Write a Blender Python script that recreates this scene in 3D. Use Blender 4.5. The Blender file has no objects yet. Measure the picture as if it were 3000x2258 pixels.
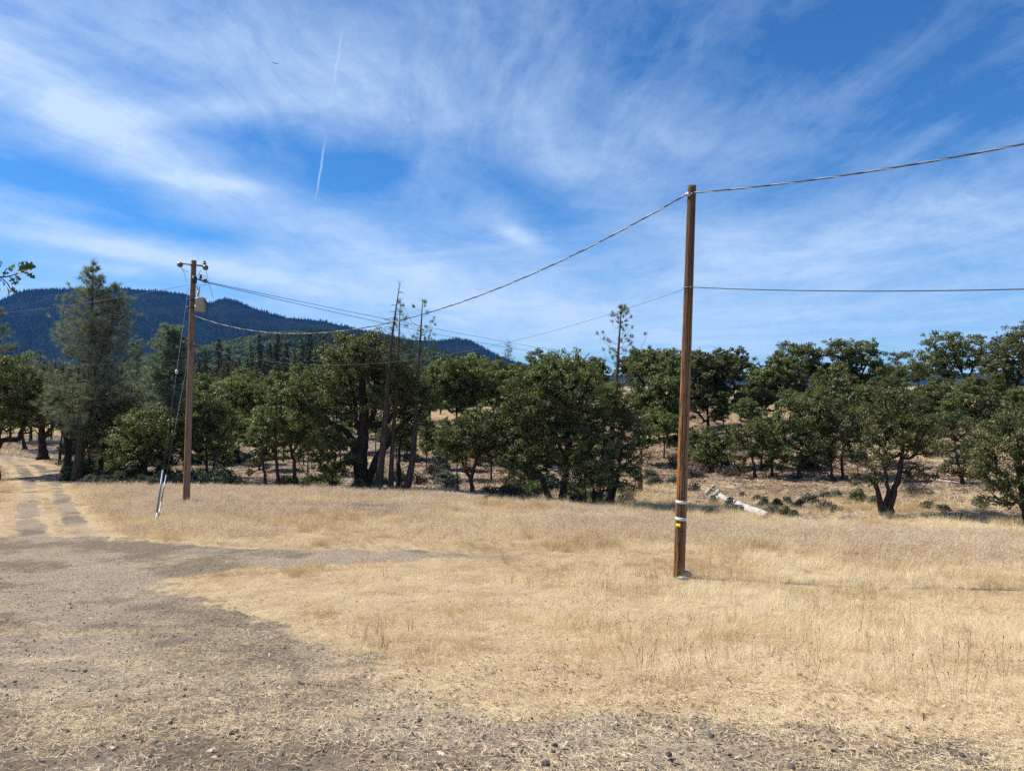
import bpy, math, random
import numpy as np
from mathutils import Vector, Matrix

# ------------------------------------------------------------------ camera, sky, sun, exposure
SC = bpy.context.scene
COL = SC.collection
F = 2167.0            # focal length in photo pixels (photo 3000 wide)
CX, CY = 1500.0, 1129.0
EYE = 1.67            # camera height over the gravel it stands on
R = math.radians

cam = bpy.data.cameras.new("camera")
cam.sensor_width = 36.0
cam.lens = 36.0 * F / 3000.0
cam.clip_start = 0.05
cam.clip_end = 40000
camo = bpy.data.objects.new("camera", cam)
COL.objects.link(camo)
camo.location = (0, 0, EYE)
camo.rotation_euler = (R(90), 0, 0)
SC.camera = camo

SUN_EL, SUN_AZ = R(48), R(-76)          # azimuth measured from +Y (view direction) towards +X
SUNV = Vector((math.sin(SUN_AZ) * math.cos(SUN_EL), math.cos(SUN_AZ) * math.cos(SUN_EL), math.sin(SUN_EL)))
sun = bpy.data.lights.new("sun", 'SUN')
sun.energy = 5.0
sun.angle = R(0.53)
sun.color = (1.0, 0.945, 0.87)
suno = bpy.data.objects.new("sun", sun)
COL.objects.link(suno)
suno.rotation_euler = SUNV.to_track_quat('Z', 'Y').to_euler()

SC.view_settings.view_transform = 'Standard'
SC.view_settings.look = 'None'
SC.view_settings.exposure = 0.62
SC.view_settings.gamma = 1.0
SC.view_settings.use_curve_mapping = False
SC.cycles.use_denoising = False
try:
    SC.cycles.denoiser = 'OPENIMAGEDENOISE'
    SC.cycles.denoising_input_passes = 'RGB_ALBEDO_NORMAL'
    SC.cycles.denoising_prefilter = 'ACCURATE'
except Exception:
    pass
SC.cycles.max_bounces = 4
SC.cycles.diffuse_bounces = 2
SC.cycles.use_adaptive_sampling = True
SC.cycles.adaptive_threshold = 0.015
SC.cycles.sample_clamp_indirect = 6.0
SC.cycles.transparent_max_bounces = 8
SC.cycles.volume_bounces = 0
SC.cycles.caustics_reflective = False
SC.cycles.caustics_refractive = False


class NT:
    """small helper for building node trees"""
    def __init__(s, tree):
        s.t = tree
        s.n = tree.nodes
        s.l = tree.links

    def node(s, typ, **kw):
        n = s.n.new(typ)
        for k, v in kw.items():
            setattr(n, k, v)
        return n

    def put(s, sock, val):
        if val is None:
            return
        if isinstance(val, bpy.types.NodeSocket):
            s.l.new(val, sock)
        else:
            sock.default_value = val

    def math(s, op, a, b=None, c=None, clamp=False):
        n = s.n.new('ShaderNodeMath')
        n.operation = op
        n.use_clamp = clamp
        s.put(n.inputs[0], a)
        if b is not None:
            s.put(n.inputs[1], b)
        if c is not None:
            s.put(n.inputs[2], c)
        return n.outputs[0]

    def mix(s, fac, a, b, blend='MIX'):
        n = s.n.new('ShaderNodeMix')
        n.data_type = 'RGBA'
        n.blend_type = blend
        n.clamp_factor = True
        s.put(n.inputs[0], fac)
        s.put(n.inputs[6], a)
        s.put(n.inputs[7], b)
        return n.outputs[2]

    def noise(s, vec, scale, detail=4, rough=0.55, dist=0.0):
        n = s.n.new('ShaderNodeTexNoise')
        s.put(n.inputs['Vector'], vec)
        n.inputs['Scale'].default_value = scale
        n.inputs['Detail'].default_value = detail
        n.inputs['Roughness'].default_value = rough
        n.inputs['Distortion'].default_value = dist
        return n.outputs['Fac']

    def voronoi(s, vec, scale, out='Distance'):
        n = s.n.new('ShaderNodeTexVoronoi')
        s.put(n.inputs['Vector'], vec)
        n.inputs['Scale'].default_value = scale
        return n.outputs[out]

    def ramp(s, fac, stops):
        n = s.n.new('ShaderNodeValToRGB')
        s.put(n.inputs[0], fac)
        el = n.color_ramp.elements
        while len(el) < len(stops):
            el.new(0.5)
        for e, (p, c) in zip(el, stops):
            e.position = p
            e.color = (*c, 1) if len(c) == 3 else c
        return n.outputs[0]

    def maprange(s, v, a, b, c=0.0, d=1.0, smooth=True):
        n = s.n.new('ShaderNodeMapRange')
        if smooth:
            n.interpolation_type = 'SMOOTHSTEP'
        s.put(n.inputs[0], v)
        n.inputs[1].default_value = a
        n.inputs[2].default_value = b
        n.inputs[3].default_value = c
        n.inputs[4].default_value = d
        return n.outputs[0]

    def mapping(s, vec, scale=(1, 1, 1), rot=(0, 0, 0), loc=(0, 0, 0)):
        n = s.n.new('ShaderNodeMapping')
        s.put(n.inputs[0], vec)
        n.inputs[1].default_value = loc
        n.inputs[2].default_value = rot
        n.inputs[3].default_value = scale
        return n.outputs[0]

    def sep(s, vec):
        n = s.n.new('ShaderNodeSeparateXYZ')
        s.put(n.inputs[0], vec)
        return n.outputs

    def comb(s, x, y, z):
        n = s.n.new('ShaderNodeCombineXYZ')
        for i, v in enumerate((x, y, z)):
            s.put(n.inputs[i], v)
        return n.outputs[0]


# world: Nishita sky with streaky cirrus at infinite distance
SKY_STRENGTH = 0.078
world = bpy.data.worlds.new("World")
SC.world = world
world.use_nodes = True
w = NT(world.node_tree)
w.n.clear()
sky = w.node('ShaderNodeTexSky')
sky.sky_type = 'NISHITA'
sky.sun_disc = False
sky.sun_elevation = SUN_EL
sky.sun_rotation = SUN_AZ % (2 * math.pi)
sky.altitude = 600
sky.air_density = 1.0
sky.dust_density = 0.2
sky.ozone_density = 2.6
tc = w.node('ShaderNodeTexCoord')
dx, dy, dz = w.sep(tc.outputs['Generated'])
zc = w.math('MAXIMUM', dz, 0.035)
px = w.math('DIVIDE', dx, zc)
py = w.math('DIVIDE', dy, zc)
yc = w.math('MAXIMUM', dy, 0.15)
gu = w.math('DIVIDE', dx, yc)
gv = w.math('DIVIDE', dz, yc)
# cirrus fibres run along the view axis: stretched noise on the cloud plane, curled by a warp
plane = w.comb(px, w.math('MULTIPLY', py, 0.55), 0.0)


def warped_by(vec, scale, amount, detail=3):
    wn = w.node('ShaderNodeTexNoise')
    w.put(wn.inputs['Vector'], vec)
    wn.inputs['Scale'].default_value = scale
    wn.inputs['Detail'].default_value = detail
    s1 = w.node('ShaderNodeVectorMath', operation='SUBTRACT')
    w.put(s1.inputs[0], wn.outputs['Color'])
    s1.inputs[1].default_value = (0.5, 0.5, 0.5)
    s2 = w.node('ShaderNodeVectorMath', operation='SCALE')
    w.put(s2.inputs[0], s1.outputs[0])
    s2.inputs['Scale'].default_value = amount
    s3 = w.node('ShaderNodeVectorMath', operation='ADD')
    w.put(s3.inputs[0], vec)
    w.put(s3.inputs[1], s2.outputs[0])
    return s3.outputs[0]


warped = warped_by(warped_by(plane, 0.5, 1.2), 2.2, 0.22)
n_big = w.noise(warped, 0.8, 6, 0.6)
fib = w.mapping(warped, scale=(1.0, 0.34, 1.0), rot=(0, 0, R(16)))
n_fib = w.noise(fib, 3.4, 12, 0.70, 0.5)
fib2 = w.mapping(warped, scale=(1.0, 0.45, 1.0), rot=(0, 0, R(-40)))
n_fib2 = w.noise(fib2, 6.5, 12, 0.72, 0.4)
# bodies nearer the horizon: long flat fibres laid out by direction
gvec = warped_by(w.comb(gu, w.math('MULTIPLY', gv, 3.2), 0.0), 2.2, 0.5)
n_low = w.noise(w.mapping(gvec, rot=(0, 0, R(-16))), 4.6, 12, 0.66, 0.5)

BL = [  # cx, cy, rx, ry, angle(deg, down to the right positive), amount
    (150, 300, 420, 95, 33, 0.55), (420, 430, 330, 85, 30, 0.42), (560, 320, 260, 40, -2, 0.34), (500, 90, 700, 120, 14, 0.22),
    (1250, 330, 560, 190, 8, 0.26), (1100, 120, 420, 150, -12, 0.14), (1950, 420, 420, 120, -14, 0.14),
    (250, 548, 420, 62, 12, -0.42), (940, 455, 250, 80, 14, -0.34), (1560, 570, 190, 80, 30, -0.42),
    (1080, 500, 190, 70, -20, -0.25), (2450, 90, 700, 190, -16, -0.32), (2840, 320, 330, 190, -20, -0.16),
    (360, 660, 500, 34, 6, -0.34), (1000, 690, 380, 60, 24, 0.28), (1400, 860, 620, 90, 12, 0.30), (2380, 760, 700, 130, -10, 0.34),
    (380, 735, 560, 26, 10, 0.50), (120, 640, 200, 22, 12, 0.45), (1520, 960, 1900, 70, 0, 0.26), (640, 538, 130, 20, 6, 0.50),
    (1530, 700, 70, 24, 22, 0.70), (2560, 200, 260, 60, -36, 0.14), (2690, 430, 170, 30, -36, 0.10), (1230, 505, 90, 26, -62, 0.10),
    (660, 800, 420, 34, 12, 0.34), (330, 790, 130, 16, 4, 0.35), (520, 835, 300, 22, 6, -0.2),
    (2200, 1060, 900, 26, 0, -0.12), (1650, 1065, 300, 22, 0, -0.25),
]
cover = None
for cx_, cy_, rx_, ry_, an, amt in BL:
    u0, v0 = (cx_ - CX) / F, (CY - cy_) / F
    ca, sa = math.cos(-R(an)), math.sin(-R(an))
    du = w.math('SUBTRACT', gu, u0)
    dv = w.math('SUBTRACT', gv, v0)
    a1 = w.math('MULTIPLY_ADD', du, ca * F / rx_, w.math('MULTIPLY', dv, sa * F / rx_))
    b1 = w.math('MULTIPLY_ADD', du, -sa * F / ry_, w.math('MULTIPLY', dv, ca * F / ry_))
    q = w.math('MULTIPLY_ADD', a1, a1, w.math('MULTIPLY', b1, b1))
    g = w.math('EXPONENT', w.math('MULTIPLY', q, -0.9))
    term = w.math('MULTIPLY', g, amt)
    cover = term if cover is None else w.math('ADD', cover, term)
front = w.maprange(dy, 0.1, 0.4)
cover = w.math('MULTIPLY', cover, front)
# coverage + fibre texture -> opacity
base_c = w.math('MULTIPLY_ADD', w.math('SUBTRACT', n_big, 0.5), 0.95, 0.25)
tot = w.math('ADD', base_c, cover)
fmix = w.math('ADD', w.math('MULTIPLY', n_fib, 0.6), w.math('MULTIPLY', n_fib2, 0.4))
lowsel = w.maprange(gv, 0.42, 0.12)
fmix = w.math('ADD', w.math('MULTIPLY', fmix, w.math('SUBTRACT', 1.0, lowsel)), w.math('MULTIPLY', w.math('ADD', w.math('MULTIPLY', n_low, 0.75), w.math('MULTIPLY', n_fib, 0.25)), lowsel))
n_mid = w.noise(warped_by(w.comb(gu, w.math('MULTIPLY', gv, 1.5), 3.0), 3.0, 0.25), 7.0, 10, 0.66, 0.3)
fmix = w.math('ADD', w.math('MULTIPLY', fmix, 0.62), w.math('MULTIPLY', n_mid, 0.38))
ftx = w.math('MULTIPLY', w.math('SUBTRACT', fmix, 0.5), 3.3)
opac = w.math('ADD', tot, w.math('MULTIPLY', ftx, w.math('ADD', 0.30, w.math('MULTIPLY', tot, 0.75))))
opac = w.math('ADD', opac, w.maprange(gv, 0.36, 0.02, 0.0, 0.24))
opac = w.maprange(opac, 0.02, 1.05, 0.0, 0.92, smooth=False)
# contrails: two thin wavy streaks
def contrail(x0, y0, x1, y1, wd, amt, seed):
    u0, v0 = (x0 - CX) / F, (CY - y0) / F
    u1, v1 = (x1 - CX) / F, (CY - y1) / F
    L = math.hypot(u1 - u0, v1 - v0)
    tx, ty = (u1 - u0) / L, (v1 - v0) / L
    du = w.math('SUBTRACT', gu, u0)
    dv = w.math('SUBTRACT', gv, v0)
    al = w.math('MULTIPLY_ADD', du, tx, w.math('MULTIPLY', dv, ty))
    ac = w.math('MULTIPLY_ADD', du, -ty, w.math('MULTIPLY', dv, tx))
    wob = w.noise(w.comb(al, seed, 0.0), 42.0, 4, 0.6)
    ac = w.math('ADD', ac, w.math('MULTIPLY', w.math('SUBTRACT', wob, 0.5), 6.0 * wd / F))
    e = w.math('DIVIDE', ac, wd / F)
    g = w.math('EXPONENT', w.math('MULTIPLY', w.math('MULTIPLY', e, e), -1.0))
    br = w.noise(w.comb(w.math('MULTIPLY', al, 1.0), seed + 3.0, 0.0), 90.0, 3, 0.6)
    g = w.math('MULTIPLY', g, w.maprange(al, -0.01, 0.03 * 1.0))
    g = w.math('MULTIPLY', g, w.maprange(al, L + 0.01, L - 0.03))
    return w.math('MULTIPLY', w.math('MULTIPLY', g, w.math('ADD', 0.55, w.math('MULTIPLY', br, 0.8))), w.math('MULTIPLY', front, amt))
ct = w.math('ADD', contrail(952, 410, 925, 585, 2.6, 0.55, 1.0), contrail(1003, 80, 975, 270, 3.0, 0.17, 7.0))
opac = w.math('MINIMUM', w.math('ADD', opac, ct), 0.94)
skym = w.node('ShaderNodeVectorMath', operation='SCALE')
w.put(skym.inputs[0], sky.outputs[0])
skym.inputs['Scale'].default_value = SKY_STRENGTH
skyc = w.mix(1.0, skym.outputs[0], (0.32, 0.75, 1.15, 1), 'MULTIPLY')
final = w.mix(opac, skyc, (0.43, 0.55, 0.70, 1))
bg = w.node('ShaderNodeBackground')
w.put(bg.inputs['Color'], final)
bg.inputs['Strength'].default_value = 1.0
wo = w.node('ShaderNodeOutputWorld')
w.l.new(bg.outputs[0], wo.inputs['Surface'])
try:
    world.cycles.sampling_method = 'MANUAL'
    world.cycles.sample_map_resolution = 512
except Exception:
    pass

rng = np.random.default_rng(7)
random.seed(7)


# ------------------------------------------------------------------ helpers
def hash2(ix, iy, seed):
    h = np.sin(ix * 127.1 + iy * 311.7 + seed * 74.7) * 43758.5453
    return h - np.floor(h)


def vnoise(x, y, seed=0):
    x = np.asarray(x, float)
    y = np.asarray(y, float)
    ix, iy = np.floor(x), np.floor(y)
    fx, fy = x - ix, y - iy
    fx = fx * fx * (3 - 2 * fx)
    fy = fy * fy * (3 - 2 * fy)
    a, b = hash2(ix, iy, seed), hash2(ix + 1, iy, seed)
    c, d = hash2(ix, iy + 1, seed), hash2(ix + 1, iy + 1, seed)
    return (a * (1 - fx) + b * fx) * (1 - fy) + (c * (1 - fx) + d * fx) * fy


def fbm(x, y, seed=0, octv=4):
    s, a, n = 0, 1.0, 0
    for o in range(octv):
        s = s + a * vnoise(x * 2 ** o, y * 2 ** o, seed + o * 13)
        n += a
        a *= 0.5
    return s / n


def sstep(a, b, x):
    t = np.clip((x - a) / (b - a), 0, 1)
    return t * t * (3 - 2 * t)


# terrain: heights below the eye, from photo rows, at columns of the photo
TAB = {
    -1400: [(2.6, 1.67), (5, 2.1), (8, 2.7), (12, 3.4), (17, 4.0), (22, 4.4), (32, 4.8), (45, 5.2), (70, 5.0), (100, 4.5), (200, 3)],
    0:    [(2.6, 1.67), (5, 2.3), (8, 3.0), (12, 3.75), (17, 4.4), (22, 4.82), (32, 5.2), (45, 5.7), (70, 5.9), (90, 5.8), (150, 7), (300, 6), (600, 0), (1000, -8)],
    545:  [(2.6, 1.67), (5, 2.3), (8, 3.0), (12, 3.75), (17, 4.4), (22, 4.75), (32, 5.14), (38, 5.4), (45, 6.0), (60, 6.5), (80, 6.4), (150, 7), (300, 6), (600, 0), (1000, -8)],
    1100: [(2.6, 1.67), (5, 2.32), (8, 3.05), (12, 3.78), (17, 4.4), (22, 4.75), (32, 5.12), (37, 5.32), (41, 5.75), (50, 6.0), (60, 6.0), (80, 5.2), (100, 4.6), (150, 7), (300, 8), (600, 2), (1000, -5)],
    1600: [(2.6, 1.67), (5, 2.35), (8, 3.1), (12, 3.8), (17, 4.4), (22, 4.75), (29, 5.1), (33, 5.36), (38, 6.1), (42, 6.3), (55, 6.0), (70, 4.6), (90, 2.8), (110, 2.4), (150, 6), (300, 12), (600, 12), (1000, 8)],
    2000: [(2.6, 1.67), (5, 2.35), (8, 3.1), (12, 3.8), (17, 4.4), (22, 4.85), (27, 5.2), (31, 5.6), (35, 6.3), (40, 6.45), (50, 5.8), (65, 4.0), (80, 1.8), (95, 0.9), (130, 2), (200, 9), (600, 25), (1000, 30)],
    2500: [(2.6, 1.67), (5, 2.35), (8, 3.1), (12, 3.8), (17, 4.5), (22, 5.0), (26, 5.35), (29, 5.65), (33, 6.35), (38, 6.15), (45, 5.45), (60, 3.6), (75, 1.5), (90, 0.6), (130, 1.6), (200, 8), (600, 25), (1000, 30)],
    3000: [(2.6, 1.67), (5, 2.35), (8, 3.1), (12, 3.8), (17, 4.5), (22, 5.05), (26, 5.4), (28, 5.65), (31, 6.1), (36, 5.95), (45, 5.1), (60, 3.1), (75, 1.1), (90, 0.3), (130, 1.0), (200, 8), (600, 25), (1000, 30)],
    4400: [(2.6, 1.67), (5, 2.3), (8, 3.0), (12, 3.7), (17, 4.4), (22, 5.0), (28, 5.6), (36, 5.9), (45, 5.0), (60, 3.0), (75, 1.0), (130, 1.0), (200, 8), (600, 25), (1000, 30)],
}
_LD = np.linspace(math.log(2.0), math.log(2000), 700)
_US = np.linspace(-1.35, 1.35, 181)
_cols = []
for xc, prof in sorted(TAB.items()):
    dd = np.array([p[0] for p in prof], float)
    hh = np.array([p[1] for p in prof], float)
    z = -np.interp(_LD, np.log(dd), hh)
    ker = np.exp(-0.5 * (np.arange(-12, 13) / 4.0) ** 2)
    ker /= ker.sum()
    z = np.convolve(np.pad(z, 12, mode='edge'), ker, 'valid')
    _cols.append(((xc - CX) / F, z))
_cu = np.array([c[0] for c in _cols])
_cz = np.array([c[1] for c in _cols])
_ZT = np.array([[np.interp(u, _cu, _cz[:, j]) for j in range(len(_LD))] for u in _US])
ker = np.exp(-0.5 * (np.arange(-14, 15) / 6.0) ** 2)
ker /= ker.sum()
_ZT = np.apply_along_axis(lambda c: np.convolve(np.pad(c, 14, mode='edge'), ker, 'valid'), 0, _ZT)


def Hrel(X, Y):
    """terrain height relative to the eye"""
    X = np.asarray(X, float)
    Y = np.asarray(Y, float)
    d = np.maximum(Y, 2.2)
    u = np.clip(X / d, _US[0], _US[-1])
    fu = (u - _US[0]) / (_US[1] - _US[0])
    iu = np.clip(fu.astype(int), 0, len(_US) - 2)
    tu = fu - iu
    fl = np.clip((np.log(d) - _LD[0]) / (_LD[1] - _LD[0]), 0, len(_LD) - 1.001)
    il = fl.astype(int)
    tl = fl - il
    z = (_ZT[iu, il] * (1 - tu) + _ZT[iu + 1, il] * tu) * (1 - tl) + (_ZT[iu, il + 1] * (1 - tu) + _ZT[iu + 1, il + 1] * tu) * tl
    dist = np.hypot(X, Y)
    z = z + (fbm(X * 0.5, Y * 0.5, 3, 3) - 0.5) * 0.16 * sstep(3, 12, dist)
    z = z + (fbm(X * 2.3, Y * 2.3, 9, 3) - 0.5) * 0.045
    z = z + (fbm(X * 0.12, Y * 0.12, 21, 3) - 0.5) * 1.0 * sstep(38, 60, dist) * sstep(2000, 400, dist)
    return z


def H(X, Y):
    return Hrel(X, Y) + EYE


def hz(x, y):
    return float(H(np.array([x]), np.array([y]))[0])


def P(xi, yi, d):
    return Vector(((xi - CX) / F * d, d, EYE + (CY - yi) / F * d))


def ground_hit(xi, yi):
    """where a photo pixel's ray meets the terrain"""
    d = np.exp(np.linspace(math.log(2.3), math.log(200), 1500))
    X = (xi - CX) / F * d
    Z = EYE + (CY - yi) / F * d
    below = Z < H(X, d)
    i = int(np.argmax(below)) if below.any() else len(d) - 1
    return float(X[i]), float(d[i])


def np_mesh(name, V, faces, tint=None, smooth=False):
    me = bpy.data.meshes.new(name)
    V = np.asarray(V, np.float32)
    if isinstance(faces, np.ndarray):
        faces = [faces]
    faces = [np.asarray(f, np.int32) for f in faces if len(f)]
    me.vertices.add(len(V))
    me.vertices.foreach_set('co', V.ravel())
    nl = sum(f.size for f in faces)
    npoly = sum(len(f) for f in faces)
    me.loops.add(nl)
    me.polygons.add(npoly)
    me.loops.foreach_set('vertex_index', np.concatenate([f.ravel() for f in faces]))
    tots = np.concatenate([np.full(len(f), f.shape[1], np.int32) for f in faces])
    starts = np.concatenate([[0], np.cumsum(tots)[:-1]]).astype(np.int32)
    me.polygons.foreach_set('loop_start', starts)
    try:
        me.polygons.foreach_set('loop_total', tots)
    except Exception:
        pass
    if smooth:
        me.polygons.foreach_set('use_smooth', np.ones(npoly, bool))
    if tint is not None:
        at = me.attributes.new('tint', 'FLOAT', 'POINT')
        at.data.foreach_set('value', np.asarray(tint, np.float32))
    me.update(calc_edges=True)
    me.validate()
    return me


def link(name, me, mat=None, parent=None):
    o = bpy.data.objects.new(name, me)
    COL.objects.link(o)
    if mat is not None and me is not None and not me.materials:
        me.materials.append(mat)
    if parent is not None:
        o.parent = parent
    return o


def tag(o, label=None, cat=None, group=None, kind=None):
    if label:
        o['label'] = label
    if cat:
        o['category'] = cat
    if group:
        o['group'] = group
    if kind:
        o['kind'] = kind
    return o


def thing(name, label, cat, loc, group=None):
    o = link(name, None)
    o.location = loc
    o.empty_display_size = 0.2
    return tag(o, label, cat, group)


class MB:
    """collects tubes, boxes and other shapes into one mesh"""
    def __init__(s):
        s.v, s.q, s.t, s.n = [], [], [], 0

    def add(s, V, quads=None, tris=None):
        V = np.asarray(V, float)
        if quads is not None and len(quads):
            s.q.append(np.asarray(quads) + s.n)
        if tris is not None and len(tris):
            s.t.append(np.asarray(tris) + s.n)
        s.v.append(V)
        s.n += len(V)

    def tube(s, pts, radii, sides=6, caps=True):
        pts = np.asarray(pts, float)
        n = len(pts)
        radii = np.broadcast_to(np.asarray(radii, float), (n,))
        T = np.gradient(pts, axis=0)
        T /= np.linalg.norm(T, axis=1)[:, None] + 1e-12
        ref = np.array([0, 0, 1.0]) if abs(T[:, 2].mean()) < 0.8 else np.array([1.0, 0, 0])
        A = np.cross(T, ref)
        A /= np.linalg.norm(A, axis=1)[:, None] + 1e-12
        B = np.cross(T, A)
        an = np.arange(sides) * 2 * math.pi / sides
        V = pts[:, None, :] + radii[:, None, None] * (A[:, None, :] * np.cos(an)[None, :, None] + B[:, None, :] * np.sin(an)[None, :, None])
        V = V.reshape(-1, 3)
        i = np.arange(n - 1)[:, None] * sides
        j = np.arange(sides)[None, :]
        k = (j + 1) % sides
        Q = np.stack([i + j, i + k, i + sides + k, i + sides + j], -1).reshape(-1, 4)
        tr = []
        if caps:
            V = np.vstack([V, pts[0], pts[-1]])
            c0, c1 = n * sides, n * sides + 1
            for jj in range(sides):
                kk = (jj + 1) % sides
                tr.append((c0, kk, jj))
                tr.append((c1, (n - 1) * sides + jj, (n - 1) * sides + kk))
        s.add(V, Q, tr)

    def box(s, c, size, rot=None):
        h = np.array(size) / 2
        V = np.array([[x, y, z] for x in (-1, 1) for y in (-1, 1) for z in (-1, 1)]) * h
        if rot is not None:
            V = V @ np.array(rot.to_matrix() if hasattr(rot, 'to_matrix') else rot).T
        V = V + np.array(c)
        Q = [(0, 1, 3, 2), (4, 6, 7, 5), (0, 4, 5, 1), (2, 3, 7, 6), (0, 2, 6, 4), (1, 5, 7, 3)]
        s.add(V, Q)

    def lathe(s, c, prof, sides=16, axis=(0, 0, 1)):
        ax = Vector(axis).normalized()
        q = ax.to_track_quat('Z', 'Y').to_matrix()
        m = np.array(q)
        an = np.arange(sides) * 2 * math.pi / sides
        V = np.array([[r * math.cos(a), r * math.sin(a), z] for r, z in prof for a in an])
        V = V @ m.T + np.array(c)
        n = len(prof)
        i = np.arange(n - 1)[:, None] * sides
        j = np.arange(sides)[None, :]
        k = (j + 1) % sides
        Q = np.stack([i + j, i + k, i + sides + k, i + sides + j], -1).reshape(-1, 4)
        V = np.vstack([V, np.array([[0, 0, prof[0][1]], [0, 0, prof[-1][1]]]) @ m.T + np.array(c)])
        t = []
        for jj in range(sides):
            kk = (jj + 1) % sides
            t.append((n * sides, kk, jj))
            t.append((n * sides + 1, (n - 1) * sides + jj, (n - 1) * sides + kk))
        s.add(V, Q, t)

    def mesh(s, name, smooth=False):
        fs = []
        if s.q:
            fs.append(np.vstack(s.q))
        if s.t:
            fs.append(np.vstack(s.t))
        return np_mesh(name, np.vstack(s.v), fs, smooth=smooth)

    def build(s, name, mat, parent=None, smooth=False, origin=None):
        me = s.mesh(name, smooth)
        if origin is not None:
            me.transform(Matrix.Translation(-Vector(origin)))
        o = link(name, me, mat, parent)
        if origin is not None:
            o.location = origin
        return o


# ------------------------------------------------------------------ materials
def new_mat(name):
    m = bpy.data.materials.new(name)
    m.use_nodes = True
    t = NT(m.node_tree)
    t.n.clear()
    out = t.node('ShaderNodeOutputMaterial')
    return m, t, out


def principled(t, out, col, rough=0.8, spec=0.3, metal=0.0, bump=None, bstr=0.4, bdist=0.02):
    b = t.node('ShaderNodeBsdfPrincipled')
    t.put(b.inputs['Base Color'], col)
    t.put(b.inputs['Roughness'], rough)
    t.put(b.inputs['Metallic'], metal)
    t.put(b.inputs['Specular IOR Level'], spec)
    if bump is not None:
        bn = t.node('ShaderNodeBump')
        bn.inputs['Strength'].default_value = bstr
        bn.inputs['Distance'].default_value = bdist
        t.put(bn.inputs['Height'], bump)
        t.l.new(bn.outputs[0], b.inputs['Normal'])
    t.l.new(b.outputs[0], out.inputs['Surface'])
    return b


def simple_mat(name, col, rough=0.6, metal=0.0, spec=0.4, var=0.15, scale=8):
    m, t, out = new_mat(name)
    tcx = t.node('ShaderNodeTexCoord').outputs['Object']
    n = t.noise(tcx, scale, 4)
    c = t.mix(n, tuple(x * (1 - var) for x in col) + (1,), tuple(min(1, x * (1 + var)) for x in col) + (1,))
    principled(t, out, c, rough, spec, metal, n, 0.1, 0.005)
    return m


def foliage_mat(name, dark, mid, light, transl=0.25, rough=0.55, spec=0.25, objvar=0.25, warm=None):
    """leaf material: tint attribute per leaf clump, object random per tree"""
    m, t, out = new_mat(name)
    a = t.node('ShaderNodeAttribute', attribute_name='tint').outputs['Fac']
    c = t.ramp(a, [(0.0, dark), (0.5, mid), (1.0, light)])
    oi = t.node('ShaderNodeObjectInfo').outputs['Random']
    val = t.math('MULTIPLY_ADD', oi, objvar * 2, 1 - objvar)
    hsv = t.node('ShaderNodeHueSaturation')
    t.put(hsv.inputs['Color'], c)
    t.put(hsv.inputs['Value'], val)
    t.put(hsv.inputs['Hue'], t.math('MULTIPLY_ADD', oi, 0.03, 0.477))
    b = t.node('ShaderNodeBsdfPrincipled')
    t.put(b.inputs['Base Color'], hsv.outputs[0])
    b.inputs['Roughness'].default_value = rough
    b.inputs['Specular IOR Level'].default_value = spec
    tr = t.node('ShaderNodeBsdfTranslucent')
    t.put(tr.inputs['Color'], t.mix(1.0, hsv.outputs[0], (1.1, 1.25, 0.6, 1), 'MULTIPLY'))
    mx = t.node('ShaderNodeMixShader')
    mx.inputs[0].default_value = transl
    t.l.new(b.outputs[0], mx.inputs[1])
    t.l.new(tr.outputs[0], mx.inputs[2])
    t.l.new(mx.outputs[0], out.inputs['Surface'])
    return m


def bark_mat(name, c0, c1, scale=14.0, stretch=0.25):
    m, t, out = new_mat(name)
    tcx = t.node('ShaderNodeTexCoord').outputs['Object']
    v = t.mapping(tcx, scale=(1, 1, stretch))
    n = t.noise(v, scale, 6, 0.65, 0.3)
    c = t.ramp(n, [(0.3, c0), (0.7, c1)])
    principled(t, out, c, 0.95, 0.1, 0, n, 0.8, 0.04)
    return m


M = {}
M['oak_leaf'] = foliage_mat('oak_leaf', (0.042, 0.054, 0.018), (0.105, 0.120, 0.040), (0.215, 0.222, 0.09), 0.34, 0.5, 0.4)
M['oak_leaf_far'] = foliage_mat('oak_leaf_far', (0.052, 0.070, 0.022), (0.125, 0.152, 0.05), (0.235, 0.255, 0.10), 0.34, 0.55, 0.3)
M['grey_needle'] = foliage_mat('grey_needle', (0.11, 0.13, 0.10), (0.20, 0.23, 0.175), (0.31, 0.335, 0.265), 0.32, 0.6, 0.25, 0.1)
M['pine_needle'] = foliage_mat('pine_needle', (0.055, 0.07, 0.034), (0.115, 0.135, 0.066), (0.2, 0.215, 0.11), 0.32, 0.55, 0.3, 0.12)
M['fir_needle'] = foliage_mat('fir_needle', (0.022, 0.033, 0.018), (0.042, 0.058, 0.03), (0.08, 0.098, 0.052), 0.15, 0.6, 0.2, 0.25)
M['brown_needle'] = foliage_mat('brown_needle', (0.06, 0.035, 0.022), (0.11, 0.065, 0.038), (0.16, 0.1, 0.06), 0.15, 0.7, 0.1, 0.15)
M['shrub_leaf'] = foliage_mat('shrub_leaf', (0.05, 0.058, 0.042), (0.11, 0.12, 0.088), (0.2, 0.21, 0.155), 0.25, 0.6, 0.2, 0.25)
M['green_shrub_leaf'] = foliage_mat('green_shrub_leaf', (0.04, 0.058, 0.02), (0.09, 0.118, 0.042), (0.165, 0.195, 0.075), 0.3, 0.55, 0.3, 0.2)
M['dead_twig'] = foliage_mat('dead_twig', (0.06, 0.05, 0.042), (0.12, 0.1, 0.085), (0.2, 0.175, 0.15), 0.0, 0.9, 0.05, 0.2)
M['near_leaf'] = foliage_mat('near_leaf', (0.03, 0.05, 0.012), (0.06, 0.085, 0.02), (0.11, 0.13, 0.03), 0.45, 0.45, 0.4, 0.1)
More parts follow.
